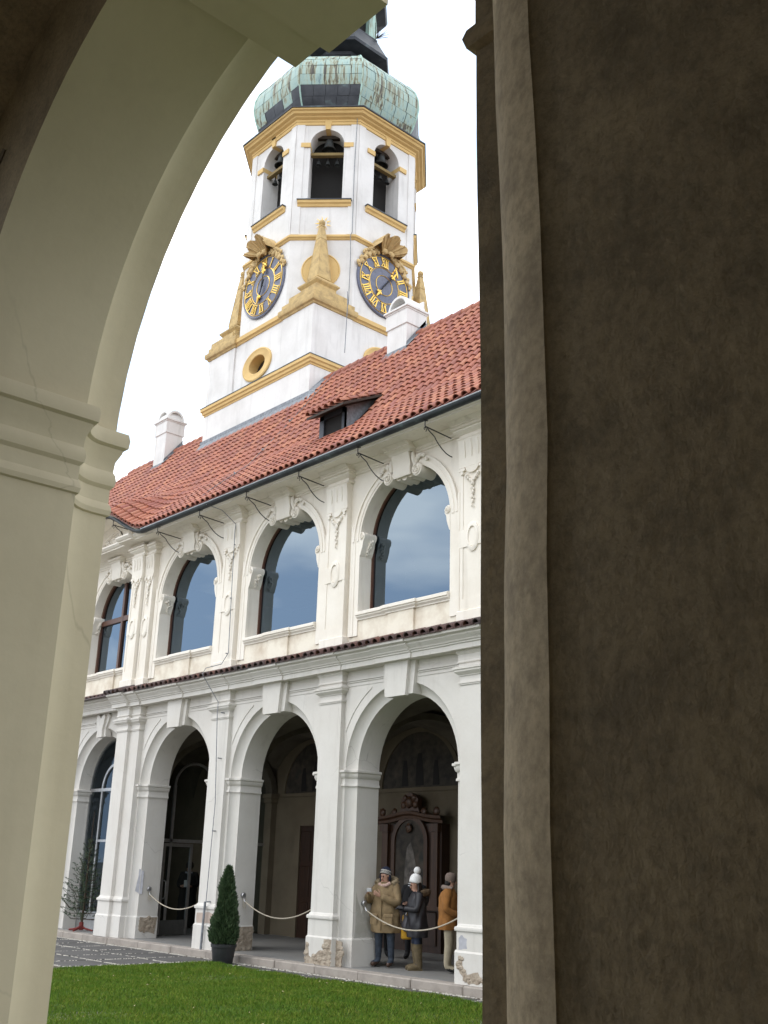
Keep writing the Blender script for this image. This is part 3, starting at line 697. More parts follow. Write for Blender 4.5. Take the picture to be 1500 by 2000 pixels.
wr=MB(); wr.tube([(-20.72,12.72,9.8),(-20.60,13.1,9.72),(-20.42,13.40,9.40),(-20.38,13.36,9.2),(-20.38,13.40,7.6),(-20.36,13.42,6.3),(-20.5,13.35,6.05),(-20.75,13.10,5.95),(-20.75,13.02,5.8),(-20.72,13.25,5.5),(-20.62,13.42,5.2),(-20.5,13.34,4.9),(-20.48,13.45,3.0),(-20.5,13.42,1.0),(-20.52,13.41,.0)],.009,5)
wr.tube([(-20.505,13.40,.95),(-20.53,13.39,-.12)],.024,7)
for z in (8.9,7.6,6.3,4.95,3.95,2.4,.95): wr.tube([(-20.44,13.40,z),(-20.44,13.52,z)],.013,5)
wr.build('conductor_cable',M['lead'],wing)
# chimneys
def chimney(x0,x1,y0,y1,zb,zt,cross):
    c=MB(); c.box(x0,x1,y0,y1,zb,zt)
    pth=[(x0,y0),(x1,y0),(x1,y1),(x0,y1)]; k=zt-zb
    c.sweep(pth,[(0,zt-.52),(.03,zt-.50),(.03,zt-.10),(.05,zt-.08),(.05,zt-.055),(.085,zt-.04),(.085,zt+.01),(0,zt+.03)],-1,closed=True)
    cx,cy=(x0+x1)/2,(y0+y1)/2; rx=(x1-x0)/2; ry=(y1-y0)/2
    ring(c,cx,zt+.03,rx*.80,rx*.99,y0-.0,y1+.0,zt,14)
    if cross:
        n=14
        def cc(r): return [(cy-r*cos(PI*q/n),zt+.03+r*rx/ry*sin(PI*q/n)) for q in range(n+1)]
        A,B=cc(ry*.8),cc(ry*.995); c.loft([[(x0-.004,y,z) for y,z in B],[(x0-.004,y,z) for y,z in A],[(x1+.004,y,z) for y,z in A],[(x1+.004,y,z) for y,z in B],[(x0-.004,y,z) for y,z in B]])
    else: c.box(x0+.02,x1-.02,y1-.06,y1-.02,zt,zt+.03+rx*.85)
    ch=c.build('chimney',M['towerwhite'],roof,smooth=30)
    f=MB(); z0=zroof(x0,y0); f.box(x0-.03,x1+.03,y0-.03,y0,z0-.1,z0+.12); f.add([(x0-.16,y0-.2,zroof(x0,y0-.2)+.09),(x1+.12,y0-.2,zroof(x0,y0-.2)+.09),(x1+.12,y0,z0+.10),(x0-.16,y0,z0+.10)],[(0,1,2,3)])
    f.add([(x1+.03,y0-.03,z0+.02),(x1+.03,y1,zroof(x0,y1)+.0),(x1+.03,y1,zroof(x0,y1)+.22),(x1+.03,y0-.03,z0+.22)],[(0,1,2,3)])
    f.add([(x1+.03,y0-.1,z0+.05),(x1+.16,y0-.1,z0+.05),(x1+.16,y1,zroof(x0,y1)+.1),(x1+.03,y1,zroof(x0,y1)+.1)],[(0,1,2,3)]); f.build('chimney_flashing',M['lead'],roof)
chimney(-18.80,-18.06,16.60,17.25,13.9,15.62,False)
chimney(-30.62,-29.92,16.58,17.22,13.9,16.02,True)
# shed dormer
dm=MB(); dx0,dx1,dy=-18.12,-17.22,13.98; zb=zroof(-18,dy)-.02; ztp=11.64
for x0,x1,z0,z1 in ((dx0,dx0+.16,zb,ztp),(dx1-.09,dx1,zb,ztp),(dx0,dx1,ztp-.12,ztp),(dx0,dx1,zb,zb+.07)): dm.box(x0,x1,dy,dy+.07,z0,z1)
dorm=dm.build('dormer',M['darkcopper'],roof)
for q in (dx0,dx1): MB().add([(q,dy,zb),(q,dy,ztp),(q,15.05,12.24)],[(0,1,2)]).build('dormer_cheek',M['lead'],roof)
MB().box(dx0,dx1,dy+.05,dy+.06,zb,ztp).build('dormer_grille',M['black'],roof)
MB().add([(dx0-.1,dy-.22,zb-.10),(dx1+.1,dy-.22,zb-.10),(dx1+.1,dy,zb+.08),(dx0-.1,dy,zb+.08)],[(0,1,2,3)]).build('dormer_apron',M['lead'],roof)
ds=(12.30-11.58)/(15.15-13.70)
MB().add([(-18.26,13.70,11.58),(-16.95,13.70,11.58),(-16.95,15.15,12.30),(-18.26,15.15,12.30),(-18.26,13.70,11.52),(-16.95,13.70,11.52),(-16.95,15.15,12.24),(-18.26,15.15,12.24)],[(0,1,2,3),(4,5,6,7),(0,1,5,4),(1,2,6,5),(0,3,7,4)]).build('dormer_roof',M['darkwood'],roof)
dt=[]
for j in range(6):
    for q in range(5):
        a=Vector((1,0,0)); u=Vector((0,cos(math.atan(ds)-.05),sin(math.atan(ds)-.05))); s=q*.30
        dt.append((Vector((-18.17+.222*j,13.66+s*cos(math.atan(ds)),11.61+s*sin(math.atan(ds)))),a,u,a.cross(u)))
for (p,a,b_,c) in dt:
    o=bpy.data.objects.new('dormer_tile',tm); COL.objects.link(o); o.parent=roof
    o.matrix_basis=Matrix(((a.x,b_.x,c.x,p.x),(a.y,b_.y,c.y,p.y),(a.z,b_.z,c.z,p.z),(0,0,0,1)))
# ================================================================ NEAR WING (the cloister walk the camera stands in)
near=thing('cloister_walk','shadowed cloister walk with cream arch and brown stucco pier framing the view','arcade',(-2.5,1.6,0))
NI,NJ,NO=1.235,1.74,1.97; NR,NR2=1.36,1.54; NZS=3.40; NCX=-2.46
ncove=[(1.90-.16*sin(a),NR+.18*cos(a)) for a in [PI/2*(6-k)/6 for k in range(7)]]
KS=range(0,4)
def nc(k): return NCX+PIT*k
x0n,x1n=nc(0)-PIT/2-.72,nc(3)+PIT/2  # walk cut short, left end opened below to let light onto the pier edge
rv=MB(); of=MB(); inf=MB()
for k in KS:
    c=nc(k)
    reveal(rv,c,NZS,-.12,[(NI,NR)]+ncove+[(NO,NR2)],36)
    panel(of,c-PIT/2,c+PIT/2,-.15,9.9,c,NZS,NR2,NO); panel(inf,c-PIT/2,c+PIT/2,-.15,5.4,c,NZS,NR,NI,36)
rv.build('arch_reveal',M['nearcream'],near,smooth=35); of.build('court_wall',M['nearcream'],near); 
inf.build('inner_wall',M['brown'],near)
NIMP=[(0,3.125),(.022,3.13),(.03,3.15),(.022,3.17),(.006,3.185),(.006,3.245),(.03,3.26),(.038,3.285),(.03,3.31),(.014,3.325),(.02,3.37),(.045,3.41),(.05,3.425),(.075,3.435),(.08,3.47),(.07,3.50),(0,3.51)]
for k in (0,1):
    c=nc(k)
    for s_ in (1,-1):
        p=[(c-s_*(NR+.07),NI),(c-s_*NR,NI)]+[(c-s_*r,Y) for Y,r in ncove]+[(c-s_*NR2,NO),(c-s_*(NR2+.2),NO)]
        q=p[1:] if s_<0 else p
        if s_<0: p=[(c+NR+.15,1.12),(c+NR+.052,1.12),(c+NR+.052,NI)]+p[1:]
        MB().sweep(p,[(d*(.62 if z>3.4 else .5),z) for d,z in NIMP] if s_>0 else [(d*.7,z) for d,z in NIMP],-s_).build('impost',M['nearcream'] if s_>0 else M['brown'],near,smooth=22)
    ks=MB()
    ks.ext([(c-.33,4.685),(c+.33,4.685),(c+.40,5.3),(c-.40,5.3)],NI+.02,NO-.025,'y'); ks.ext([(c-.165,4.67),(c+.165,4.67),(c+.21,5.31),(c-.21,5.31)],NI+.021,NO+.01,'y')
    ks.build('keystone',M['nearcream'],near)
def near_pilaster(px):
    cv=[]; fl=[]; hw=.322; r=.24; yq=.98; fc=R(80); ccx=px-hw+r*cos(fc); ccy=yq+r*sin(fc)
    f0=math.asin(min(1,(ccy-1.13)/r))
    for q in range(13):
        a=f0+(fc-f0)*q/12; cv.append((ccx-r*cos(a),ccy-r*sin(a)))
    e=cv[-1]; zz=[-.12+.16*q for q in range(30)]
    bow=lambda z:.012*max(0,min(1,(3.4-z)/1.1))
    wob=lambda x,y,z:(x+bow(z)+.0045*math.sin(2.1*z+x*3)+.003*math.sin(5.3*z+1)+.0015*math.sin(17*z),y+.003*math.sin(3.7*z+2*x),z)
    fr=[e,(e[0]+.003,yq+.002),(e[0]+.05,yq+.002),(px,yq+.002),(2*px-e[0]-.05,yq+.002),(2*px-e[0]-.003,yq+.002),(2*px-e[0],e[1])]
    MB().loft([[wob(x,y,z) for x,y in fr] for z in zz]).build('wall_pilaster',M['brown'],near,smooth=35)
    MB().loft([[wob(x,y,z) for x,y in cv] for z in zz]).build('rounded_edge',M['litstucco'],near,smooth=50)
    MB().loft([[wob(2*px-x,y,z) for x,y in cv] for z in zz]).build('rounded_edge',M['litstucco'],near,smooth=50)
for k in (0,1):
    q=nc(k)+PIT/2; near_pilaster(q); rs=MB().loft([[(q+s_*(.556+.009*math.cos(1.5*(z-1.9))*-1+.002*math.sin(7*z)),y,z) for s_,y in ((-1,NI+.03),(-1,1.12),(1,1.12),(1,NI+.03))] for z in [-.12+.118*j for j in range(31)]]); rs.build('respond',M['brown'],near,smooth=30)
# painted field on the inner wall beside the arch
pf=MB(); pts=[(-4.05,3.6),(-3.895,3.55),(-3.84,4.22),(-3.70,4.36),(-3.66,4.46),(-3.80,4.42),(-4.05,4.40)]
MB().ext([(-4.6,3.3),(-3.93,3.3),(-3.935,3.75),(-3.90,4.0),(-3.85,4.2),(-3.79,4.36),(-3.85,4.375),(-4.0,4.38),(-4.6,4.36)],NI-.004,NI+.01,'y').build('painted_field',plaster('dark_red_fresco',(.15,.058,.036),(.09,.04,.03),.8,scale=6),near)
MB().tube([(-4.6,NI-.004,4.365),(-4.0,NI-.004,4.385),(-3.86,NI-.004,4.385),(-3.80,NI-.004,4.42),(-3.765,NI-.004,4.46)],.010,5).build('painted_line',M['interior'],near)
# vault, back wall, ends, floor
va=MB(); yb,yf=-2.9,NI
for k in range(0,4):
    c=nc(k); xs=np.linspace(-PIT/2,PIT/2,15); ys=np.linspace(yb,yf,15); yc=(yb+yf)/2; ry=(yf-yb)/2
    def vz(x,y): return 3.5+max(1.6*math.sqrt(max(0,1-((y-yc)/ry)**2)),1.72*math.sqrt(max(0,1-(x/(PIT/2))**2)))
    va.loft([[(c+x,y,vz(x,y)) for x in xs] for y in ys])
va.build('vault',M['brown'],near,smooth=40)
MB().box(x0n,x1n,-3.3,yb,-.15,9.9).box(x1n,x1n+.4,-3.3,NO,-.15,9.9).build('back_wall',M['walk'],near)
MB().box(x0n-.3,x0n,-3.3,NO,5.2,9.9).build('end_wall',M['walk'],near); MB().add([(x0n,NI,-.15),(nc(0)-PIT/2+.001,NI,-.15),(nc(0)-PIT/2+.001,NI,5.4),(x0n,NI,5.4)],[(0,1,2,3)]).build('inner_wall',M['brown'],near); MB().box(x0n-.002,nc(0)-PIT/2,NI+.004,NO,-.15,9.9).build('court_wall',M['nearcream'],near)
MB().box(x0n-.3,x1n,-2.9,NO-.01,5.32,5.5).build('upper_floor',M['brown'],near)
MB().add([(x0n-.3,2.5,9.85),(x1n+1,2.5,9.85),(x1n+1,-.6,11.85),(x0n-.3,-.6,11.85),(x1n+1,-3.7,9.85),(x0n-.3,-3.7,9.85)],[(0,1,2,3),(3,2,4,5),(0,1,4,5)]).build('roof',M['tileoff'],near)
MB().box(x0n-.3,x1n+1,-3.3,NO+.02,-.166,-.10).build('cloister_floor',M['nearfloor'],kind='structure')
# ================================================================ CLOCK TOWER
TCX,TCY,TA,TS,TH=-24.70,19.235,2.628,1.209,2.735
tower=thing('clock_tower','white and ochre clock tower with green copper onion dome behind the tiled roof','tower',(TCX,TCY,9))
def sq(h,c=(TCX,TCY)): return [(c[0]-h,c[1]-h),(c[0]+h,c[1]-h),(c[0]+h,c[1]+h),(c[0]-h,c[1]+h)]
def octo(a,k=TS/TA): s=a*k; return [(TCX+x,TCY+y) for x,y in ((-s,-a),(s,-a),(a,-s),(a,s),(s,a),(-s,a),(-a,s),(-a,-s))]
def xf(mb,Mx):
    mb.v=[tuple(Mx@Vector(p)) for p in mb.v]; return mb
def frame(k,a=TA,h=None):
    # local frame of octagon face k (0 = court face, 1 = corner face, 2 = +X face ...): X along the face, Y inwards, Z up
    an=-PI/2+k*PI/4; n=Vector((cos(an),sin(an),0)); d=a if k%2==0 else (TA+TS)/math.sqrt(2)*a/TA
    o=Vector((TCX,TCY,0))+n*d; yv=-n; xv=yv.cross(Vector((0,0,1)))
    return Matrix(((xv.x,yv.x,0,o.x),(xv.y,yv.y,0,o.y),(0,0,1,0),(0,0,0,1)))
def fw_(k): return TS if k%2==0 else (TA-TS)/math.sqrt(2)
# lower square shaft
lw=MB(); lw.box(TCX-TH,TCX+TH,TCY-TH,TCY+TH,9.6,15.3)
def hole_face(mb,hw,z0,z1,ca,cb,cz,depth,n=40):
    el=[(ca*cos(2*PI*k/n),cz+cb*sin(2*PI*k/n)) for k in range(n)]
    rec=[]
    for x,z in el:
        dx,dz=x,z-cz; kx=hw/abs(dx) if abs(dx)>1e-6 else 1e9; kz=((z1-cz)/dz if dz>0 else (z0-cz)/dz) if abs(dz)>1e-6 else 1e9; q=min(kx,kz); rec.append((dx*q,cz+dz*q))
    mb.loft([[(x,0,z) for x,z in rec],[(x,0,z) for x,z in el],[(x,depth,z) for x,z in el]],True)
    for sx in (-1,1):
        for zz in (z0,z1):
            # corner fillers
            pr=[p for p in rec]; 
            pass
    return mb
for k in (0,2,4,6):
    f=MB(); hole_face(f,1.26,15.3,17.35,.42,.30,16.2,.34,64)
    xf(f,frame(k,TH-.05)); lw.add(f.v,f.f)
lw.box(TCX-TH+.4,TCX+TH-.4,TCY-TH+.4,TCY+TH-.4,15.2,17.4)
lw.build('lower_wall',M['towerwhite'],tower,smooth=40)
for sx in (-1,1):
    for sy in (-1,1):
        cx,cy=TCX+sx*(TH-.74),TCY+sy*(TH-.74)
        MB().box(cx-.74,cx+.74,cy-.74,cy+.74,15.3,17.35).build('corner_pier',M['towerwhite'],tower)
        co=MB(); co.sweep(sq(.74,(cx,cy)),[(0,17.22),(.03,17.23),(.05,17.28),(.10,17.31),(.12,17.36),(.12,17.47),(.07,17.50),(0,17.5)],1 and -1,closed=True)
        co.box(cx-.78,cx+.78,cy-.78,cy+.78,17.46,17.66)
        co.build('corner_cornice',M['stone'],tower,smooth=25)
        ox,oy=TCX+sx*2.10,TCY+sy*2.10
        ob=MB(); ob.box(ox-.62,ox+.62,oy-.62,oy+.62,17.60,17.86); ob.box(ox-.38,ox+.38,oy-.38,oy+.38,17.84,18.12)
        ob.sweep(sq(.36,(ox,oy)),[(0,18.06),(.02,18.12),(.09,18.20),(.10,18.24),(0,18.34)],-1,closed=True); ob.box(ox-.36,ox+.36,oy-.36,oy+.36,18.05,18.33)
        for a in (-1,1):
            for b_ in (-1,1): ob.ball((ox+a*.19,oy+b_*.19,18.39),.06,8,6)
        n4=lambda h,z:[(ox-h,oy-h,z),(ox+h,oy-h,z),(ox+h,oy+h,z),(ox-h,oy+h,z)]
        ob.loft([n4(.20,18.42),n4(.25,18.46),n4(.25,18.52),n4(.112,19.88),n4(.124,19.89),n4(.12,19.93),n4(.066,20.34),n4(.08,20.35),n4(.08,20.39),n4(.03,20.41)],True)
        obl=ob.build('obelisk',M['stone'],tower)
        # recessed panel on every face of the shaft, given by raised arrises
        ed=MB()
        for a in (-1,1):
            for b_ in (-1,1): ed.tube([(ox+a*.247,oy+b_*.247,18.53),(ox+a*.11,oy+b_*.11,19.87)],.016,5)
        ed.build('obelisk_arris',M['stone'],obl)
        MB().ball((ox,oy,20.49),.105,12,10).build('obelisk_ball',M['stone'],obl,smooth=80)
for k in (0,2,4,6):
    F=frame(k,TH-.05)
    c=MB(); c.ext([(.06,17.24),(-.03,17.25),(-.05,17.30),(-.10,17.33),(-.11,17.45),(-.05,17.49),(.06,17.5)],-1.26,1.26); xf(c,F).build('cornice',M['ochre'],tower,smooth=25)
    c=MB(); n=40
    c.loft([[(q*cos(2*PI*k_/n)*ca,-y,16.2+q*sin(2*PI*k_/n)*cb) for k_ in range(n)] for ca,cb,q,y in ((.74,.53,1,-.01),(.74,.53,1,.045),(.69,.49,1,.06),(.66,.465,1,.045),(.44,.315,1,.045),(.415,.295,1,.03),(.415,.295,1,-.30))],True)
    ow=xf(c,F).build('oval_window',M['ochre'],tower,smooth=35)
    c=MB(); c.add([(.43*cos(2*PI*k_/n),.30,16.2+.31*sin(2*PI*k_/n)) for k_ in range(n)][::-1],[tuple(range(n))]); xf(c,F).build('pane',M['leaded'],ow)
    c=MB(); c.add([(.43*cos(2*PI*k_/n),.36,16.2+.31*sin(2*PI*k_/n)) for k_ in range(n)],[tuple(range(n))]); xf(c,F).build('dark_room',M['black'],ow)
    c=MB(); c.box(-.02,.02,.26,.31,15.9,16.5); c.box(-.42,.42,.27,.30,16.19,16.21); xf(c,F).build('glazing_bar',M['iron'],ow)
MB().sweep(sq(TH),[(0,15.255),(.02,15.26),(.02,15.30),(.06,15.33),(.07,15.40),(.11,15.43),(.11,15.52),(.10,15.54)],-1,closed=True).build('string_course',M['ochre'],tower,smooth=25)
MB().sweep(sq(TH),[(.12,15.525),(.12,15.55),(-.06,15.60)],-1,closed=True).build('string_flashing',M['darkcopper'],tower)
MB().box(TCX-TH+.05,TCX+TH-.05,TCY-TH+.05,TCY+TH-.05,17.35,17.49).build('terrace',M['stone'],tower)
# octagonal clock stage and belfry
ow=MB(); Z0,ZT,ZW,ZA,HO=17.4,24.62,21.47,23.60,.54
for k in range(8):
    f=MB(); hw=fw_(k)
    f.add([(-hw,0,Z0),(hw,0,Z0),(hw,0,ZW),(-hw,0,ZW)],[(0,1,2,3)])
    panel(f,-hw,hw,ZW,ZT,0,ZA,HO,0,16); reveal(f,0,ZA,ZW,[(0,HO),(.62,HO)],16); f.add([(-HO,0,ZW),(HO,0,ZW),(HO,.62,ZW),(-HO,.62,ZW)],[(0,1,2,3)])
    xf(f,frame(k)); ow.add(f.v,f.f)
ow.build('belfry_wall',M['towerwhite'],tower,smooth=35)
MB().sweep(octo(TA-.62),[(0,21.3),(0,24.6)],-1,closed=True).build('belfry_shade_core',M['black'],tower)  # black core stands in for the shade inside the belfry
MB().add([(x,y,24.45) for x,y in octo(TA-.1)],[tuple(range(8))]).build('belfry_ceiling',M['darkwood'],tower)
MB().sweep(octo(TA),[(0,20.045),(.03,20.06),(.05,20.10),(.09,20.13),(.09,20.19),(.06,20.22),(0,20.24)],-1,closed=True).build('string_course',M['ochre'],tower,smooth=25)
for k in range(8):
    F=frame(k); hw=fw_(k)
    for s_ in (-1,1):
        x0,x1=sorted((s_*(hw-.26),s_*(hw-.004))); xf(MB().box(x0,x1,-.03,.01,20.25,24.4),F).build('corner_strip',M['towerwhite'],tower)
        x0,x1=sorted((s_*(HO-.005),s_*(HO+.30))); xf(MB().box(x0,x1,-.045,.55,23.46,23.62),F).build('impost_block',M['ochre'],tower)
    xf(MB().ext([(.02,21.24),(-.04,21.25),(-.06,21.32),(-.11,21.36),(-.12,21.44),(.02,21.44)],-.84,.84),F).build('window_sill',M['ochre'],tower,smooth=25)
    xf(MB().box(-.86,.86,-.14,.3,21.44,21.475),F).build('sill_flashing',M['darkcopper'],tower)
    xf(MB().ext([(-.075,24.12),(.075,24.12),(.12,24.5),(-.12,24.5)],-.06,.5,'y'),F).build('keystone',M['ochre'],tower)
MB().sweep(octo(TA),[(.0,24.30),(.035,24.31),(.04,24.40),(.06,24.41),(.06,24.48),(.14,24.52),(.16,24.56),(.25,24.59),(.28,24.66),(.33,24.68),(.34,24.73)],-1,closed=True).build('main_cornice',M['ochre'],tower,smooth=25)
MB().sweep(octo(TA),[(.0,24.72),(.37,24.735),(.375,24.775),(-.3,24.95)],-1,closed=True).build('cornice_flashing',M['darkcopper'],tower)
# bells and their beams
def bell(k,u,z,r,label,group):
    F=frame(k); b_=MB(); p=[(r*.12,r*1.62),(r*.42,r*1.56),(r*.52,r*1.35),(r*.58,r*.9),(r*.68,r*.5),(r*.86,r*.2),(r,0),(r*.93,-.01),(r*.75,.12*r),(r*.5,.6*r)]
    o=b_.lathe(p,16,tuple(F@Vector((u,.32,z)))).build('bell',M['bronze'],None,smooth=50); tag(o,label,'bell',group)
    c=MB(); q=F@Vector((u,.32,z)); c.ball((q.x,q.y,q.z-.02),r*.16,8,6); c.build('clapper',M['iron'],o,smooth=60)
    h=MB(); h.tube([(q.x,q.y,q.z+r*1.5),(q.x,q.y,q.z+r*1.5+.16)],r*.2,6); h.build('hanger',M['iron'],o)
side={0:'court clock',1:'corner obelisk',2:'clock beside the chimney'}
for k in (0,1,2):
    F=frame(k)
    xf(MB().box(-.62,.62,.26,.40,24.0,24.10),F).build('bell_beam',M['darkwood'],tower); xf(MB().box(-.62,.62,.14,.28,23.27,23.37),F).build('bell_beam',flat('ochre_beam',(.20,.14,.05),.8) if k==0 else bpy.data.materials['ochre_beam'],tower)
    bell(k,.02,23.56,.25,'large dark bell in the belfry arch above the '+side[k],None)
    for u in (-.3,0,.3): bell(k,u,23.02,.095,'small bell on the lower belfry beam above the '+side[k],'small bells above the '+side[k])
# clocks
def numeral(h):
    return ['','I','II','III','IIII','V','VI','VII','VIII','IX','X','XI','XII'][h]
def clock(k):
    F=frame(k); cz=18.93; R0=1.06
    d=MB(); d.lathe([(R0+.03,-.01),(R0+.03,.05),(R0,.07),(R0-.02,.055),(0,.055)],56,(0,0,cz),Matrix.Rotation(R(90),3,'X'))
    face=xf(d,F).build('clock_face',M['clockblue'],tower,smooth=35)
    rg=MB()
    for r in (.985,.60,.335): rg.tube([(r*cos(2*PI*q/56),-.062,cz+r*sin(2*PI*q/56)) for q in range(57)],.013,5,False)
    xf(rg,F).build('gilt_ring',M['gold'],face)
    for h in range(1,13):
        th=2*PI*h/12; rad=Vector((sin(th),0,cos(th))); tan=Vector((cos(th),0,-sin(th))); s=numeral(h); nb=MB()
        wd=[.072 if c=='I' else .15 for c in s]; x=-sum(wd)/2
        def stroke(x0,r0,x1,r1,w_):
            p0=rad*r0+tan*x0; p1=rad*r1+tan*x1; q=tan*w_/2
            v=[]
            for y in (-.082,-.055): v+=[(p+Vector((0,y,cz))) for p in (p0-q,p0+q,p1+q,p1-q)]
            nb.add(v,[(0,1,2,3),(0,1,5,4),(1,2,6,5),(2,3,7,6),(3,0,4,7)])
        for c,w_ in zip(s,wd):
            m_=x+w_/2
            if c=='I': stroke(m_,.645,m_,.93,.037); 
            if c=='V': stroke(x+.012,.93,m_,.645,.04); stroke(x+w_-.012,.93,m_,.645,.022)
            if c=='X': stroke(x+.01,.93,x+w_-.01,.645,.04); stroke(x+w_-.01,.93,x+.01,.645,.022)
            x+=w_
        stroke(-sum(wd)/2,.925,-sum(wd)/2+.001,.945,.01) if False else None
        for r in (.645,.93): 
            p=rad*r; q=tan*(sum(wd)/2+.01); e=rad*.010
            nb.add([(p+a*q+b_*e+Vector((0,-.083,cz))) for a,b_ in ((-1,-1),(1,-1),(1,1),(-1,1))],[(0,1,2,3)])
        xf(nb,F).build('numeral',M['gold'],face)
    for ang,ln,nm in ((8 if k==0 else 38,.78,'minute_hand'),(202 if k==0 else 214,.62,'hour_hand')):
        th=R(ang); rad=Vector((sin(th),0,cos(th))); tan=Vector((cos(th),0,-sin(th))); O=Vector((0,0,cz))
        hb=MB(); y=-.13 if nm[0]=='m' else -.105
        def pt(r,t_): return O+rad*r+tan*t_+Vector((0,y,0))
        hb.tube([pt(-.22,0),pt(ln*.55,0)],.018,5); hand=xf(hb,F).build(nm,M['iron'],face)
        gd=MB()
        gd.tube([pt(ln*.5,0),pt(ln*.72,0),pt(ln,0)],[.03,.05,.012],6); gd.ball(tuple(pt(ln*.62,.05)),.055,8,6,(1,.5,1)); gd.ball(tuple(pt(ln*.62,-.05)),.055,8,6,(1,.5,1))
        if nm[0]=='m': gd.tube([pt(ln*.92+.1*cos(q*.35-1.05*0)-.0,.13*math.sin((q-4)*.38)) for q in range(9)],[.012,.025,.032,.036,.038,.036,.032,.025,.012],6)
        xf(gd,F).build('hand_ornament',M['gold'],hand,smooth=60)
    c=MB(); c.ball((0,-.11,cz),.035,8,6); xf(c,F).build('clock_boss',M['iron'],face)
    # scallop shell and festoons
    sh=MB(); n,m=57,9; zc=cz+R0+.0
    def sp(ph,rh,off):
        lob=abs(math.sin(3.5*ph)); rr=(.44+.07*lob)*(1 if rh<=1 else 1)
        dep=.06+.34*rh**1.7+.15*lob*rh-off
        return (rr*rh*cos(ph)*1.10,-dep,zc+.02+rr*rh*sin(ph)*1.05)
    for off in (0,.05): sh.loft([[sp(PI*(.02+.96*q/(n-1)),j/(m-1)*.97+.03,off) for q in range(n)] for j in range(m)])
    sh.loft([[sp(PI*(.02+.96*q/(n-1)),1.0,off) for q in range(n)] for off in (0,.05)])
    sh.loft([[sp(PI*(.02+.96*q/(n-1)),1.0,.04) for q in range(n)],[(.50*cos(PI*q/(n-1))*1.1,-.02,zc+.05+.52*sin(PI*q/(n-1))) for q in range(n)]])
    for q in range(1,8):
        ph=PI*q/7-PI/14; sh.tube([sp(ph,rh,-.012) for rh in (.12,.35,.6,.85,1.0)],[.012,.02,.026,.03,.026],6)
    shell=xf(sh,F).build('scallop_shell',M['shellstone'],tower,smooth=60)
    fe=MB(); random.seed(20+k)
    for s_ in (-1,1):
        fe.tube([(s_*(.06+.13*u+.0),-.16-.05*sin(u*3),zc+.03-.0*u+.10*sin(u*PI)-.10*u) for u in [q/8 for q in range(9)]],[.07,.075,.07,.065,.06,.055,.05,.045,.03],7)
        fe.ball((s_*.16,-.2,zc+.04),.095,9,7,(1,.8,1),.1)
        for q in range(16):
            a=R(74-58*q/15); r=1.10+.05*math.sin(q*1.9); sz=.08-.022*(q/15)+.024*math.sin(q*2.3)
            fe.ball((s_*r*cos(a),-.08,cz+r*sin(a)),max(.045,sz),8,6,(1,.7,1.1),.25)
        for q in range(7):
            a=R(70-4.5*q); r=1.22; fe.ball((s_*r*cos(a),-.09,cz+r*sin(a)),.06,7,5,(1,.7,1),.25)
    xf(fe,F).build('festoon',M['shellstone'],shell,smooth=70)
clock(0); clock(2)
for k in (1,3,7):
    d=MB(); d.lathe([(.60,-.01),(.60,.035),(.57,.05),(.545,.03),(.30,.03),(0,.03)],40,(0,0,18.97),Matrix.Rotation(R(90),3,'X')); xf(d,frame(k)).build('roundel',M['ochre'],tower,smooth=30)
# gilt star behind the obelisk ball
st=MB()
for q in range(9):
    a=2*PI*q/9+.35; st.tube([(.13*cos(a),-.05,20.62+.13*sin(a)),(.26*cos(a),-.05,20.62+.26*sin(a))],[.022,.004],4)
xf(st,frame(1)).build('gilt_rays',M['gold'],tower,kind='stuff')
# conductor down the corner face
F=frame(1); xf(MB().tube([(.93,-.08,24.5),(.90,-.06,22.5),(.92,-.06,20.3),(.88,-.13,20.15),(.90,-.06,19.5),(.9,-.06,17.6),(.95,-.95,17.7),(.98,-1.05,17.2),(.95,-.98,15.7)],.012,5),F).build('conductor_cable',M['lead'],tower)
# onion dome: dark core, copper sheets each with its own patina
prof=[(2.28,24.92),(2.40,25.18),(2.55,25.52),(2.66,25.88),(2.725,26.25),(2.70,26.62),(2.60,26.95),(2.40,27.25),(2.10,27.5),(1.75,27.72),(1.45,27.95),(1.22,28.25),(1.15,28.5)]
co=MB(); co.loft([[(x,y,z) for x,y in octo(r-.012)] for r,z in prof],True); dome=co.build('onion_dome',M['darkcopper'],tower)
m,t,b=nodes('copper_sheet')
oi=t.nodes.new('ShaderNodeObjectInfo'); n=noise(t,1.3,6,.68,sc=(6.5,6.5,.28)); n2=noise(t,.8,3)
oa=t.nodes.new('ShaderNodeMath'); oa.operation='MULTIPLY_ADD'; oa.inputs[1].default_value=.11; t.links.new(oi.outputs['Random'],oa.inputs[0]); t.links.new(n,oa.inputs[2])
c=ramp(t,oa.outputs[0],[(.34,(.045,.045,.05)),(.42,(.10,.09,.06)),(.47,(.22,.21,.13)),(.51,(.31,.36,.28)),(.57,(.33,.45,.40)),(.70,(.27,.39,.37)),(.78,(.13,.2,.21)),(.84,(.055,.07,.08))])
t.links.new(c,b.inputs['Base Color']); b.inputs['Roughness'].default_value=.55; bump(t,b,n2,.3,.02); M['sheet']=m
random.seed(5)
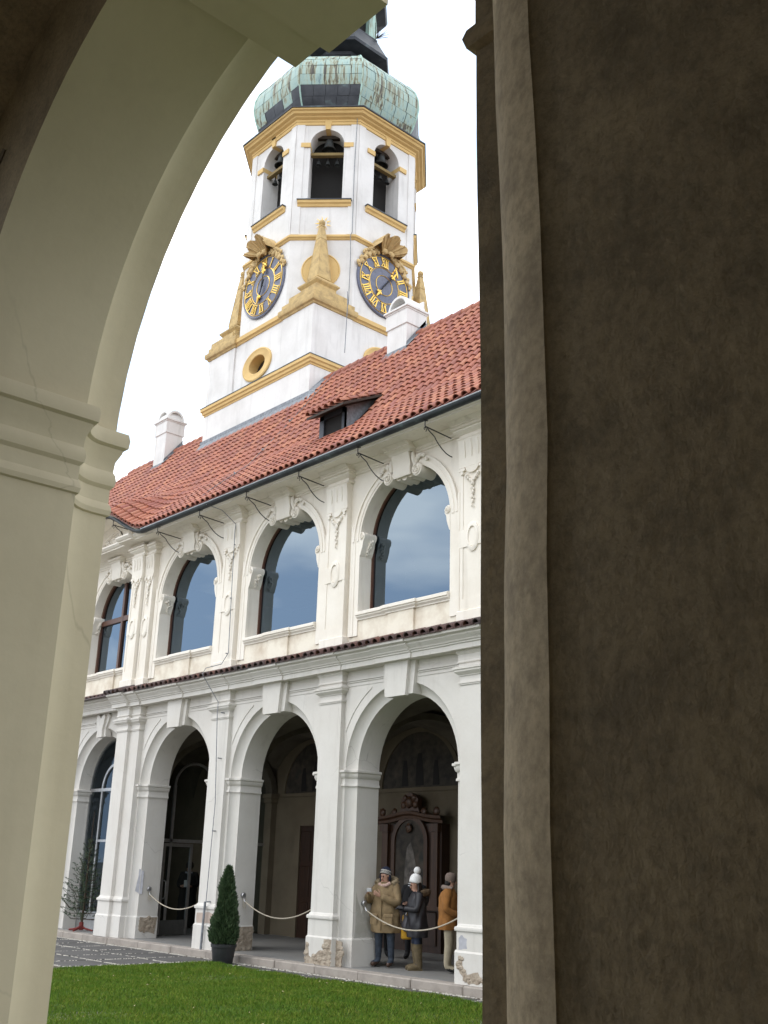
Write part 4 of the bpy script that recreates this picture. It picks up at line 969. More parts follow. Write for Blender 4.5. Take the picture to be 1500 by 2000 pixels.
for k in range(8):
    A=octo(1.0); p0=Vector((A[(k)%8][0]-TCX,A[(k)%8][1]-TCY)); p1=Vector((A[(k+1)%8][0]-TCX,A[(k+1)%8][1]-TCY))
    vis_=k in (0,1,2,7)
    for j in range(1,10):
        nc_=5
        sh=(j%2)*.1
        cuts=[0]+[min(1,max(0,(q+sh)/nc_)) for q in range(1,nc_+0)]+[1]
        for q in range(len(cuts)-1):
            dark=(k%8==1 and j<=3) or (k%8==0 and (j<=2 or (j==3 and q in (1,2,4))))
            sm=MB(); g_=.004
            def pp(u,r,z,o=0): w_=p0*(1-u)+p1*u; w_=w_*(r+o); return (TCX+w_.x,TCY+w_.y,z)
            u0,u1=cuts[q]+g_,cuts[q+1]-g_; r0,z0=prof[j-1]; r1,z1=prof[j]; o=random.uniform(.0,.010)
            rm,zm=(r0+r1)/2+.012,(z0+z1)/2
            sm.loft([[pp(u0,r0,z0+.006,o),pp(u1,r0,z0+.006,o)],[pp(u0,rm,zm,o),pp(u1,rm,zm,o)],[pp(u0,r1,z1-.006,o),pp(u1,r1,z1-.006,o)]])
            if vis_ : sm.build('dark_copper_sheet' if dark else 'copper_sheet',M['darkcopper'] if dark else M['sheet'],dome,smooth=60)
hp=MB()
for k in range(8): hp.tube([(x,y,z) for (x,y),z in [(octo(r+.012)[k],z) for r,z in prof[:11]]],.03,5)
hp.build('hip_seams',M['verdigris'],dome,smooth=60,kind='stuff')
# lantern
lt=MB(); lt.loft([[(x,y,z) for x,y in octo(r)] for r,z in ((1.12,28.4),(1.15,28.62),(1.60,28.70),(1.63,28.80),(1.58,28.86),(1.40,29.25),(1.24,29.62),(1.24,29.7))],True)
lan=lt.build('lantern',M['darkcopper'],tower)
lb=MB()
for k in range(8):
    F=frame(k,1.13); hw=fw_(k)*1.13/TA; f=MB(); panel(f,-hw,hw,29.7,31.3,0,30.6,.27,0,12); reveal(f,0,30.6,29.7,[(0,.27),(.2,.27)],12); xf(f,F); lb.add(f.v,f.f)
lb.build('lantern_wall',M['verdigris'],lan,smooth=35)
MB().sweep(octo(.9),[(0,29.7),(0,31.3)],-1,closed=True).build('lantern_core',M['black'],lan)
MB().loft([[(x,y,z) for x,y in octo(r)] for r,z in ((1.1,31.15),(1.25,31.2),(1.45,31.28),(1.5,31.4),(1.45,31.5),(1.2,32.0),(.8,32.6),(.3,33.4),(.08,34.2),(.05,35.5))],True).build('lantern_cap',M['darkcopper'],lan)
MB().sweep(octo(1.13),[(0,29.62),(.06,29.64),(.06,29.74),(0,29.78)],-1,closed=True).build('lantern_sill',M['verdigris'],lan)
tw_=MB(); q=Vector((TCX+1.2,TCY+.55,29.8)); random.seed(9)
for i in range(14):
    a=random.uniform(-.6,1.0); e=random.uniform(.1,1.2); ln=random.uniform(.25,.6); tw_.tube([q,q+Vector((cos(a)*cos(e),sin(a)*cos(e),sin(e)))*ln],[.012,.003],4)
tag(tw_.build('dry_sapling',M['darkwood']),'dry leafless sapling rooted in the lantern ledge of the tower','plant')
# ================================================================ THINGS UNDER AND IN FRONT OF THE FAR ARCADE
random.seed(21)
# lunette paintings on the back wall
def fresco():
    m,t,b=nodes('darkened_fresco'); n=noise(t,2.2,5); n2=noise(t,7,4)
    c=ramp(t,n,[(.3,(.018,.014,.012)),(.5,(.035,.028,.02)),(.62,(.075,.055,.04)),(.72,(.03,.035,.03))]); c=mix(t,.4,c,ramp(t,n2,[(.35,(.015,.013,.01)),(.7,(.11,.09,.065))]))
    t.links.new(c,b.inputs['Base Color']); b.inputs['Roughness'].default_value=.7; return m
M['fresco']=fresco()
for i in range(0,6):
    c=C(i); A=arc(c,3.56,1.30,None,24)
    lu=MB().ext(A,YW-.012,YW+.01,'y').build('lunette_fresco',M['fresco'],wing)
    rr=MB(); ring(rr,c,3.56,1.29,1.40,YW-.05,YW+.01,None,24); rr.box(c-1.4,c+1.4,YW-.05,YW+.01,3.47,3.56); rr.build('lunette_frame',M['interior'],lu,smooth=30)
    # vague standing figures of the painting, as paint relief
    fg=MB()
    for s_,x in ((1,.0),(.8,-.5),(.75,.55)): fg.ext([(c+x-.14*s_,3.6),(c+x+.14*s_,3.6),(c+x+.1*s_,4.1*s_+3.6*(1-s_)),(c+x+.06*s_,4.35*s_+3.6*(1-s_)),(c+x-.06*s_,4.35*s_+3.6*(1-s_)),(c+x-.12*s_,4.1*s_+3.6*(1-s_))],YW-.017,YW-.010,'y')
    fg.build('painted_figures',flat('painted_figure_tone',(.014,.012,.012),.8) if i==0 else bpy.data.materials['painted_figure_tone'],lu,kind='stuff')
# wooden door with stone frame in the back wall
woodm=lambda nm,a,b2: (lambda r:(r[1].links.new(ramp(r[1],noise(r[1],3,6,.6,sc=(8,8,.7)),[(.3,a),(.7,b2)]),r[2].inputs['Base Color']),r[2].inputs['Roughness'].__setattr__('default_value',.45),r[0])[2])(nodes(nm))
M['oak']=woodm('reddish_oak',(.042,.018,.008),(.095,.042,.018)); M['walnut']=woodm('dark_walnut',(.022,.01,.005),(.05,.021,.01))
dX0,dX1=-23.02,-22.10
dr=MB(); dr.box(dX0,dX1,YW-.06,YW-.01,0,2.72); door=dr.build('door',M['walnut'],wing)
for r_ in range(3):
    for q in range(2):
        x0=dX0+.07+q*.42; z0=.12+r_*.86; MB().bevbox(x0,x0+.36,YW-.085,YW-.06,z0,z0+.74,.02).build('door_panel',M['walnut'],door)
MB().tube([(dX1-.08,YW-.12,1.0),(dX1-.2,YW-.13,1.0)],.012,6).build('door_handle',M['steel'],door)
fr=MB()
for x0,x1,z0,z1 in ((dX0-.22,dX0,0,2.94),(dX1,dX1+.22,0,2.94),(dX0-.002,dX1+.002,2.72,2.94)): fr.box(x0,x1,YW-.10,YW+.01,z0,z1)
fr.build('door_frame',M['interior'],wing)
# carved wooden altar cabinet
ac=C(2); Y0=YW-.28
alt=thing('altar_cabinet','tall carved brown wooden altar cabinet with a dark picture behind the tourists','cabinet',(ac,YW,0))
MB().box(ac-1.0,ac+1.0,Y0+.02,YW-.01,0,2.72).build('body',M['walnut'],alt)
pm=MB(); A=arc(ac,2.32,.50,1.15,16); pm.add([(x,Y0-.005,z) for x,z in A],[tuple(range(len(A)))]); pic=pm.build('picture',M['fresco'],alt)
p2=MB(); ring(p2,ac,2.32,.49,.60,Y0-.045,Y0+.02,1.12,16); p2.box(ac-.6,ac+.6,Y0-.045,Y0+.02,1.04,1.13); p2.build('picture_frame',M['oak'],alt,smooth=30)
MB().ext([(ac-.18,1.3),(ac+.2,1.35),(ac+.24,1.7),(ac+.12,2.1),(ac+.02,2.32),(ac-.1,2.2),(ac-.16,1.8)],Y0-.009,Y0-.005,'y').build('painted_saint',flat('painted_saint_tone',(.13,.115,.10),.7,var=.5,scale=6),pic)
for s_ in (-1,1):
    x=ac+s_*.83; cm=MB(); cm.box(x-.13,x+.13,Y0-.08,Y0+.03,.95,1.12); cm.box(x-.10,x+.10,Y0-.05,Y0+.03,1.12,2.62); cm.box(x-.14,x+.14,Y0-.09,Y0+.03,2.55,2.72); cm.build('carved_pilaster',M['oak'],alt)
    MB().bevbox(ac+s_*.5-.38,ac+s_*.5+.38,Y0-.015,Y0+.02,.15,.85,.02).build('panel',M['walnut'],alt)
MB().box(ac-1.05,ac+1.05,Y0-.10,Y0+.03,.88,.96).build('ledge',M['oak'],alt)
cr_=MB(); n=24
def crestz(u): return 2.78+.10*math.exp(-((abs(u)-.0)/.55)**2)*1.2
cr_.loft([[(ac+1.1*u,Y0-y,crestz(u)+z) for u in [-1+2*q/n for q in range(n+1)]] for y,z in ((.0,-.07),(.06,-.06),(.07,.0),(.14,.04),(.15,.10),(0,.12),(-.2,.12))])
cr_.build('cornice',M['oak'],alt,smooth=30)
ct=MB(); pl=[(-.34,2.98),(.34,2.98),(.26,3.12),(.28,3.28),(.18,3.36),(.0,3.42),(-.18,3.36),(-.28,3.28),(-.26,3.12)]
ct.ext([(ac+x,z) for x,z in pl],Y0-.05,Y0+.1,'y')
for x,z,r in ((0,3.2,.13),(-.2,3.14,.08),(.2,3.14,.08),(-.14,3.3,.07),(.14,3.3,.07)): ct.ball((ac+x,Y0-.06,z),r,9,7,(1,.5,1),.15)
for x,z,r in ((-.5,2.98,.09),(.5,2.98,.09),(-.9,2.98,.1),(.9,2.98,.1),(0,2.62,.1)): MB().ball((ac+x,Y0-.06,z),r,9,7,(1,.5,1),.15).build('carved_scroll',M['oak'],alt,smooth=60)
ct.build('carved_crest',M['oak'],alt,smooth=60)
# glazed arch of the bay beside the range's corner
c=C(0); gy=14.22
gf=MB(); ring(gf,c,ZS,RI-.05,RI+.01,gy-.04,gy+.04,.0); ring(gf,c-.0,ZS,.62,.69,gy-.035,gy+.035,None,18)
for x in (c-.655,c+.655): gf.box(x-.035,x+.035,gy-.035,gy+.035,0,ZS)
gf.box(c-RI,c+RI,gy-.04,gy+.04,ZS-.04,ZS+.04); gf.box(c-RI,c+RI,gy-.04,gy+.04,0,.45); gf.box(c-.62,c+.62,gy-.03,gy+.03,2.18,2.24)
gl=gf.build('glazed_screen',M['steel'],wing,smooth=30)
A=arc(c,ZS,RI-.02,.45)
MB().add([(x,gy+.005,z) for x,z in A[::-1]],[tuple(range(len(A)))]).build('pane',M['glassclear'],gl)
# glass partition with its door standing open, across the walk
px=-24.52; py=(YB+YW)/2
gp=MB()
for y in (YB+.02,14.86,16.02,YW-.03): gp.box(px-.03,px+.03,y-.035,y+.035,0,3.6 if y in (14.86,16.02) else 2.2)
gp.box(px-.03,px+.03,YB,YW,2.20,2.28)
n=18; gp.tube([(px,15.44-.58*cos(PI*q/n),3.6+.58*sin(PI*q/n)) for q in range(n+1)],.035,6)
part_=gp.build('glass_partition',M['steel'],wing)
for y0,y1,z1 in ((YB,14.86,4.2),(14.86,16.02,4.1),(16.02,YW,4.2)): MB().add([(px,y0,2.28 if y0==14.86 else 0),(px,y1,2.28 if y0==14.86 else 0),(px,y1,z1),(px,y0,z1)],[(0,1,2,3)]).build('pane',M['glassclear'],part_)
gd=thing('glass_door','open steel framed glass door with tall curved handle under the arch','door',(-24.52,14.9,0))
a=R(-28); ux,uy=cos(a+PI/2),sin(a+PI/2)   # leaf direction from the hinge
def lf(u,z,o=0): return (-24.45+.95*u*math.sin(R(12))*-1+o*.98,14.62+.98*u,z)
def lbox(mb,u0,u1,z0,z1,th=.025):
    mb.add([lf(u,z,o) for o in (-th,th) for u,z in ((u0,z0),(u1,z0),(u1,z1),(u0,z1))],[(0,1,2,3),(4,5,6,7),(0,1,5,4),(1,2,6,5),(2,3,7,6),(3,0,4,7)])
f_=MB(); lbox(f_,0,.08,0.02,2.18); f_.build('stile',M['steel'],gd); f_=MB(); lbox(f_,.92,1.0,0.02,2.18); f_.build('stile',M['steel'],gd)
f_=MB(); lbox(f_,.08,.92,2.10,2.18); f_.build('top_rail',M['steel'],gd); f_=MB(); lbox(f_,.08,.92,.02,.36,.02); f_.build('kick_panel',flat('dark_grey_panel',(.09,.09,.085),.5),gd)
MB().add([lf(.08,.36),lf(.92,.36),lf(.92,2.1),lf(.08,2.1)],[(0,1,2,3)]).build('pane',M['glassclear'],gd)
MB().tube([lf(.10,.86,.03),lf(.11,.88,.10),lf(.11,.95,.12),lf(.11,1.20,.12),lf(.11,1.27,.10),lf(.10,1.29,.03)],.016,7).build('handle',M['steel'],gd,smooth=60)
# ---------------------------------------------------------------- bare patches at the pier bases
def patch(nm,poly,to,mat,stones=0,th=.006):
    p=[];
    for k in range(len(poly)):
        a_,b_=poly[k],poly[(k+1)%len(poly)]
        for q in range(3):
            u=q/3; p.append((a_[0]*(1-u)+b_[0]*u+random.uniform(-.012,.012),max(.002,a_[1]*(1-u)+b_[1]*u+random.uniform(-.012,.012))))
    n=len(p); mb=MB(); mb.add([to(u,z,th) for u,z in p]+[to(u,z,-.01) for u,z in p],[tuple(range(n))]+[(k,(k+1)%n,n+(k+1)%n,n+k) for k in range(n)])
    o=mb.build(nm,mat,wing)
    if stones:
        us=[x for x,_ in p]; zs_=[z for _,z in p]; st_=MB(); k=0
        for _ in range(stones*8):
            u=random.uniform(min(us),max(us)); z=random.uniform(min(zs_)+.02,max(zs_))
            ins=False
            for q in range(n):
                (x1_,y1_),(x2_,y2_)=p[q],p[(q+1)%n]
                if (y1_>z)!=(y2_>z) and u<(x2_-x1_)*(z-y1_)/(y2_-y1_)+x1_: ins=not ins
            if ins:
                c_=to(u,z,th); a_=to(0,0,1); b2=to(0,0,0); fx=abs(a_[0]-b2[0])>abs(a_[1]-b2[1]); st_.ball(c_,random.uniform(.03,.065),8,5,(.28,1,.75) if fx else (1,.28,.75),.3); k+=1
            if k>=stones: break
        st_.build('rubble_stones',M['rubble'],o,kind='stuff')
front=lambda Y:(lambda u,z,o:(u,Y-o,z)); sideX=lambda X:(lambda u,z,o:(X+o,u,z))
p3=P(3); patch('bare_patch',[(-17.04,.0),(-16.29,.0),(-16.29,.45),(-16.50,.46),(-16.52,.27),(-16.66,.23),(-16.82,.12),(-16.93,.15),(-16.97,.33),(-17.04,.38)],front(13.452),M['rubble'],45)
patch('bare_patch',[(-16.28,.0),(-16.12,.0),(-16.09,.2),(-16.10,.43),(-16.28,.45)],front(13.566),M['rubble'],14)
patch('bare_patch',[(13.80,.18),(14.25,.10),(14.28,.46),(13.80,.47)],sideX(C(1)-RI+.036),M['rubble'],22)
patch('bare_patch',[(13.76,.0),(14.28,.0),(14.29,.47),(13.9,.46),(13.76,.40)],sideX(C(2)-RI+.036),M['rubble'],40)
patch('bare_patch',[(-13.02,.42),(-12.93,.42),(-12.96,.25),(-12.86,.16),(-12.6,.20),(-12.5,.08),(-12.62,.02),(-12.85,.04),(-13.0,.16),(-13.05,.3)],front(13.452),M['rubble'],20)
patch('cement_patch',[(-13.05,.52),(-12.86,.54),(-12.87,.68),(-12.98,.74),(-13.05,.70)],front(13.474),M['patch'],0,.003)
patch('cement_patch',[(13.68,1.05),(13.80,.98),(13.82,1.5),(13.72,1.55)],lambda u,z,o:(C(1)-RI-.055+(u-13.68)*.6+o,u-o*.8,z),M['patch'],0,.004)
patch('damp_patch',[(13.80,.5),(14.25,.5),(14.27,1.0),(14.1,1.15),(13.95,.9),(13.82,1.3)],sideX(C(3)-RI+.001),plaster('damp_grey_plaster',(.42,.40,.35),(.56,.55,.52),.9,scale=5),0,.003)
patch('bare_patch',[(P(2)-.3,.52),(P(2)+.33,.52),(P(2)+.34,.72),(P(2)+.1,.74),(P(2)-.32,.70)],front(13.474),plaster('pink_bare_render',(.46,.37,.31),(.36,.29,.24),.8,scale=8),0,.003)
# ---------------------------------------------------------------- rope barriers
for i,desc in ((1,'across the arch with the open glass door'),(2,'across the arch behind the potted thuja'),(3,'across the arch in front of the tourists')):
    c=C(i); y=13.99; zk=1.10
    rb=thing('rope_barrier','pale cotton barrier rope slung '+desc,'rope barrier',(c,y,.0),'rope barriers across the arches')
    n=26; x0,x1=c-RI+.10,c+RI-.06; z0,z1=.985,1.04
    MB().tube([(x0+(x1-x0)*q/n,y,z0+(z1-z0)*q/n-.31*4*(q/n)*(1-q/n)) for q in range(n+1)],.0125,7).build('rope',M['rope'],rb,smooth=60)
    for s_,x in ((1,c-RI),(-1,c+RI)):
        k=MB(); k.lathe([(.05,0),(.05,.012),(.02,.014),(.02,.035),(.052,.038),(.058,.055),(.045,.075),(.0,.08)],14,(x-s_*.002,y,zk),Matrix.Rotation(R(90*s_),3,'Y')); k.build('wall_knob',M['steel'] if s_>0 else M['steel'],rb,smooth=40)
        h=MB(); h.tube([(x+s_*.05,y,zk-.02),(x+s_*.06,y,zk-.06),(x+s_*.09,y,zk-.10)],.008,6); h.tube([(x+s_*.08,y,zk-.085),(x+s_*.12,y,zk-.135)],.02,7); h.build('snap_hook',M['steel'],rb)
    if i<3:
        q=MB(); 
        for k in range(4): q.tube([(c-RI+.07+.01*k,y+.012*(k-1.5),zk-.07),(c-RI+.07+.012*k,y+.02*(k-1.5),zk-.24-.02*(k%2))],.006,5)
        q.build('rope_fringe',M['rope'],rb,kind='stuff')
# ---------------------------------------------------------------- potted thuja
def leafmat(nm,cols):
    m,t,b=nodes(nm); g_=t.nodes.new('ShaderNodeNewGeometry'); t.links.new(ramp(t,g_.outputs['Random Per Island'],[(i/(len(cols)-1),c) for i,c in enumerate(cols)]),b.inputs['Base Color']); b.inputs['Roughness'].default_value=.6; return m
def lthing(name,label,cat,loc,rz=0,group=None):
    o=thing(name,label,cat,loc,group); o['_t']=0; o.rotation_euler=(0,0,rz); return o
th=lthing('potted_thuja','cone-shaped green thuja in a black plastic pot at the lawn edge','potted tree',(-19.0,12.93,gz))
pot=MB().lathe([(.0,.0),(.19,0),(.20,.02),(.235,.30),(.255,.305),(.26,.36),(.245,.365),(.235,.33),(0,.33)],28,cap=False).build('pot',flat('black_plastic',(.022,.023,.025),.45,bs=0),th,smooth=40)
MB().lathe([(.0,.335),(.235,.335),(.23,.30)],20,cap=False).build('potting_soil',M['soil'],th)
MB().tube([(0,0,.3),(.01,0,.9),(0,.01,1.45)],[.03,.02,.006],7).build('trunk',M['darkwood'],th)
def tr(h): # crown radius along its height
    u=h/1.44; return (.238*(1-.12*max(0,.16-u)/.16)*(1-u**1.5)**.75+.012)*(1+.08*math.sin(9*u))
V_=[]; H0=.36
for q in range(15000):
    h=1.44*(1-random.random()**.62) if random.random()<.65 else random.uniform(0,1.44); a=random.uniform(0,2*PI)
    lump=1+.13*math.sin(3*a+7*h)+.11*math.sin(5*a-13*h+1)+.09*math.sin(9*a+27*h); rad=tr(h)*lump*(1-.38*random.random()**1.9)
    x,y,z=rad*cos(a),rad*sin(a),H0+h+random.uniform(-.01,.02); s=random.uniform(.018,.045)
    ou=Vector((cos(a),sin(a),random.uniform(.7,2.2))).normalized(); tn=Vector((-sin(a),cos(a),random.uniform(-.5,.5)))
    tw=random.uniform(0,PI); sd_=(tn*cos(tw)+ou.cross(tn)*sin(tw)).normalized()
    p=Vector((x,y,z)); V_+=[p-sd_*s*.45,p+sd_*s*.45,p+ou*s*1.7+sd_*s*random.uniform(-.3,.3)]
tri_mesh('foliage',[tuple(v) for v in V_],leafmat('thuja_green',[(.024,.048,.018),(.04,.078,.03),(.065,.112,.045),(.032,.062,.026),(.09,.13,.055)]),th)
MB().lathe([(.02,.38),(.14,.40),(.16,.65),(.12,1.1),(.07,1.45),(.01,1.68)],14).build('crown_shade_core',flat('thuja_shade',(.008,.017,.007),.9),th)  # solid dark core, shade inside the crown put into its colour
# ---------------------------------------------------------------- young spruce in a red stand
sp=lthing('spruce','sparse young spruce in a red metal stand before the glazed arch','tree',(-26.74,13.80,0.0),R(20))
MB().tube([(0,0,.08),(.02,0,.9),(0,.02,1.7),(.02,.01,2.35),(.03,0,2.93)],[.035,.028,.02,.012,.004],7).build('trunk',flat('spruce_bark',(.07,.045,.03),.9),sp)
red=flat('red_painted_metal',(.17,.016,.012),.5)
sb=MB()
for a in (.2,1.77,3.34,4.9): sb.tube([(.03*cos(a),.03*sin(a),.10),(.12*cos(a),.12*sin(a),.06),(.34*cos(a),.34*sin(a),.018)],[.03,.026,.022],6)
sb.lathe([(.055,.02),(.06,.05),(.055,.2),(.045,.21)],10); sb.build('stand',red,sp)
brn=MB(); V_=[]
def needles(p0,p1,dens,ln):
    d=(p1-p0); L_=d.length; d.normalize()
    for q in range(int(L_*dens)):
        p=p0+d*random.uniform(0,L_); r=d.orthogonal(); r.rotate(Matrix.Rotation(random.uniform(0,2*PI),3,d)); k=(d*random.uniform(.5,1.1)+r).normalized()*ln*random.uniform(.7,1.2); w_=k.cross(d).normalized()*.0055
        V_.extend([p-w_,p+w_,p+k])
for lv in range(15):
    u=lv/14; z=.28+1.85*u; nb_=6 if lv<9 else 5; R_=.62*(1-u)**.8+.10
    for q in range(nb_):
        a=2*PI*q/nb_+lv*.7+random.uniform(-.25,.25); ln=R_*random.uniform(.65,1.15)
        if lv==2 and q==0: a=R(195)-R(20); ln=.95
        p0=Vector((0,0,z)); p1=p0+Vector((cos(a)*ln*.55,sin(a)*ln*.55,-.06*ln+.04)); p2=p0+Vector((cos(a)*ln,sin(a)*ln,.10+.22*ln*(1 if lv>1 else .6)))
        brn.tube([p0,p1,p2],[.009,.006,.002],4); needles(p0.lerp(p1,.15),p1,95,.042); needles(p1,p2,125,.04)
        for w_ in (.35,.6,.8):
            m_=p0.lerp(p2,w_)
            for s_ in (-1,1):
                e=m_+Vector((cos(a+s_*.75),sin(a+s_*.75),.18))*ln*.30*(1.1-w_*.4); needles(m_,e,120,.036)
needles(Vector((0,0,2.1)),Vector((.03,0,2.55)),120,.04)
brn.build('branches',bpy.data.materials['spruce_bark'],sp,kind='stuff')
tri_mesh('needles',[tuple(v) for v in V_],leafmat('spruce_green',[(.022,.045,.018),(.035,.068,.026),(.055,.09,.038),(.028,.052,.025)]),sp,'stuff')
# ---------------------------------------------------------------- people
skin=flat('skin',(.42,.235,.165),.55,var=.08); jeansm=flat('blue_jeans',(.035,.046,.065),.85,var=.35,scale=14); hairm=flat('dark_brown_hair',(.022,.013,.009),.6,var=.4,scale=60)
def skinned(name,verts,edges,mats,fm,parent,lv=2):
    me=bpy.data.meshes.new(name); me.from_pydata([v[0] for v in verts],edges,[]); o=bpy.data.objects.new(name,me); COL.objects.link(o)
    m=o.modifiers.new('skin','SKIN'); m.use_smooth_shade=True
    for k,v in enumerate(verts):
        r=v[1]; me.skin_vertices[0].data[k].radius=(r,r) if not isinstance(r,tuple) else r
    me.skin_vertices[0].data[0].use_root=True
    s_=o.modifiers.new('sub','SUBSURF'); s_.levels=lv; s_.render_levels=lv
    dg=bpy.context.evaluated_depsgraph_get(); nm=bpy.data.meshes.new_from_object(o.evaluated_get(dg)); bpy.data.objects.remove(o)
    nm.name=name
    out=link(name,nm,mats,parent,None)
    for p in nm.polygons: p.material_index=fm(p.center); p.use_smooth=True
    return out
def hand(parent,w,d,up_,sgn,curl=.9,s=1.0,mat=None):
    # palm with four curled fingers and a thumb leaving its side; w wrist, d finger direction, up_ back of the hand
    d=Vector(d).normalized(); up_=Vector(up_); up_=(up_-d*up_.dot(d)).normalized(); x=d.cross(up_)*sgn; w=Vector(w); mb=MB()
    rows=[]
    for (u,hw,th_) in ((-.01,.024,.019),(.02,.034,.017),(.06,.040,.015),(.085,.038,.012)):
        rows.append([tuple(w+d*u*s+x*hw*s*cos(2*PI*k/10)+up_*th_*s*sin(2*PI*k/10)) for k in range(10)])
    mb.loft(rows,True)
    for f,(o,l) in enumerate(((-.030,.066),(-.010,.075),(.011,.07),(.031,.055))):
        p=w+d*.078*s+x*o*s; pts=[p]; a=0
        for q in range(3):
            a+=curl*(.35+.35*q); v=d*cos(a)-up_*sin(a); p=p+v*l*s*(.46 if q==0 else .3); pts.append(p)
        mb.tube(pts,[.0095*s,.009*s,.0085*s,.006*s],6)
    p=w+d*.025*s-x*.032*s; mb.tube([p,p+(d*.5-x*.9-up_*.3)*.035*s,p+(d*1.1-x*.8-up_*.7)*.055*s],[.012*s,.011*s,.007*s],6)
    return mb.build('hand',mat or skin,parent,smooth=60)
def coat(parent,rows,mat,name='coat',seed=0,wr=.010,n=44):
    # rows: (z,rx,ry,cx,cy); quilted folds from low-frequency waves
    cu=[]; rn=random.Random(seed); ph=[rn.uniform(0,6) for _ in range(6)]
    zs_=[]
    fine=[]
    for a_,b_ in zip(rows[:-1],rows[1:]):
        k=max(1,int(abs(b_[0]-a_[0])/.045))
        for q in range(k): fine.append([a_[j]+(b_[j]-a_[j])*q/k for j in range(5)])
    fine.append(list(rows[-1]))
    for (z,rx,ry,cx,cy) in fine:
        cu.append([(cx+(rx+wr*math.sin(3*t_+9*z+ph[0])+wr*.8*math.sin(7*t_-14*z+ph[1])+wr*.5*math.sin(26*z+2*t_+ph[2]))*cos(t_),cy+(ry+wr*math.sin(4*t_+8*z+ph[3])+wr*.8*math.sin(6*t_+15*z+ph[4])+wr*.5*math.sin(26*z+ph[5]))*sin(t_),z) for t_ in [2*PI*k/n for k in range(n)]])
    mb=MB().loft(cu,True); k=len(cu); mb.f.append(tuple(range(n))); mb.f.append(tuple(range((k-1)*n,k*n)))
    return mb.build(name,mat,parent,smooth=70)
def face(parent,c,f,s=1.0):
    # c head centre, f facing direction: eyes at mid height, nose, mouth, ears
    c=Vector(c); f=Vector(f).normalized(); x=f.cross(Vector((0,0,1))).normalized(); u=x.cross(f)
    MB().tube([c+f*.083*s+u*.012*s,c+f*.108*s-u*.022*s,c+f*.092*s-u*.032*s],[.009*s,.016*s,.010*s],7).build('nose',skin,parent,smooth=60)
    for k in (-1,1):
        MB().ball(tuple(c+f*.083*s+x*k*.033*s+u*.012*s),.011*s,8,6).build('eye',M['black'],parent,smooth=60)
        MB().tube([c+f*.086*s+x*k*.015*s+u*.03*s,c+f*.082*s+x*k*.05*s+u*.03*s],.006*s,5).build('eyebrow',hairm,parent)
        MB().ball(tuple(c+x*k*.083*s-u*.0*s),.024*s,8,6,(.6,.6,1)).build('ear',skin,parent,smooth=60)
    MB().tube([c+f*.085*s-x*.025*s-u*.053*s,c+f*.093*s-u*.05*s,c+f*.085*s+x*.025*s-u*.053*s],.007*s,5).build('mouth',flat('lips',(.30,.10,.085),.5) if 'lips' not in bpy.data.materials else bpy.data.materials['lips'],parent)
def body(parent,J,mats,fm,lv=2):
    # J: pelvis,spine,chest,neck,head0,head1,head2,(hip,knee,ankle,toe)x2,(shoulder,elbow,wrist)x2
    E=[(0,1),(1,2),(2,3),(3,4),(4,5),(5,6),(0,7),(7,8),(8,9),(9,10),(0,11),(11,12),(12,13),(13,14),(2,15),(15,16),(16,17),(2,18),(18,19),(19,20)]
    return skinned('body',J,E,mats,fm,parent,lv)
def headrow(c,f):
    c=Vector(c); f=Vector(f); return [(tuple(c-Vector((0,0,.085))-f*.005),.062),(tuple(c+f*.012),(.088,.092)),(tuple(c+Vector((0,0,.085))-f*.01),.072)]
def fur(parent,pts,r,mat,nm,cnt=260):
    V_=[]; pts=[Vector(p) for p in pts]
    for q in range(cnt):
        k=random.randrange(len(pts)-1); p=pts[k].lerp(pts[k+1],random.random()); d=Vector((random.gauss(0,1),random.gauss(0,1),random.gauss(0,1))).normalized(); w_=d.orthogonal().normalized()*.012
        V_+=[tuple(p+d*r*.5-w_),tuple(p+d*r*.5+w_),tuple(p+d*r*1.35)]
    o=MB().tube(pts,r,9).build(nm,mat,parent,smooth=70); tri_mesh('fur',V_,mat,o,'stuff'); return o
# --- man in the tan parka, camera in his hands
tan_=flat('tan_parka_cotton',(.235,.165,.085),.85,var=.14,scale=10,bs=.3); furt=flat('beige_fur',(.30,.235,.15),.95,var=.3,scale=50)
man=lthing('person','person in tan fur-trimmed parka and patterned navy knit hat holding a small camera','person',(-15.79,14.34,0),R(22))
hc=(-.015,-.045,1.60); hf=Vector((-.28,-.90,-.38)).normalized()
J=[((0,0,.93),(.15,.12)),((0,.0,1.12),(.155,.125)),((0,.01,1.32),(.17,.13)),((0,-.005,1.46),.07)]+headrow(hc,hf)
J+=[((-.10,0,.90),.105),((-.13,-.01,.50),.078),((-.15,.03,.10),.058),((-.21,-.15,.045),.048),((.10,0,.90),.105),((.12,-.01,.50),.078),((.12,.03,.10),.058),((.14,-.17,.045),.048)]
J+=[((-.20,.01,1.40),.095),((-.33,-.10,1.13),.085),((-.235,-.30,1.275),.06),((.20,.01,1.40),.095),((.31,-.12,1.10),.088),((.03,-.31,1.24),.06)]
def fmm(c):
    if c.z>1.47 and abs(c.x)<.12: return 0
    if c.z<.09: return 3
    if c.z<.86: return 1
    return 2
bd=body(man,J,[skin,jeansm,tan_,flat('brown_leather_shoe',(.06,.03,.018),.4)],fmm)
coat(man,[(.60,.275,.205,0,.0),(.64,.30,.225,0,0),(.80,.285,.215,0,0),(1.0,.275,.21,0,0),(1.2,.275,.20,0,.005),(1.34,.255,.175,0,.01),(1.42,.19,.14,0,.01),(1.47,.11,.10,0,0)],tan_,'parka',3,.021)
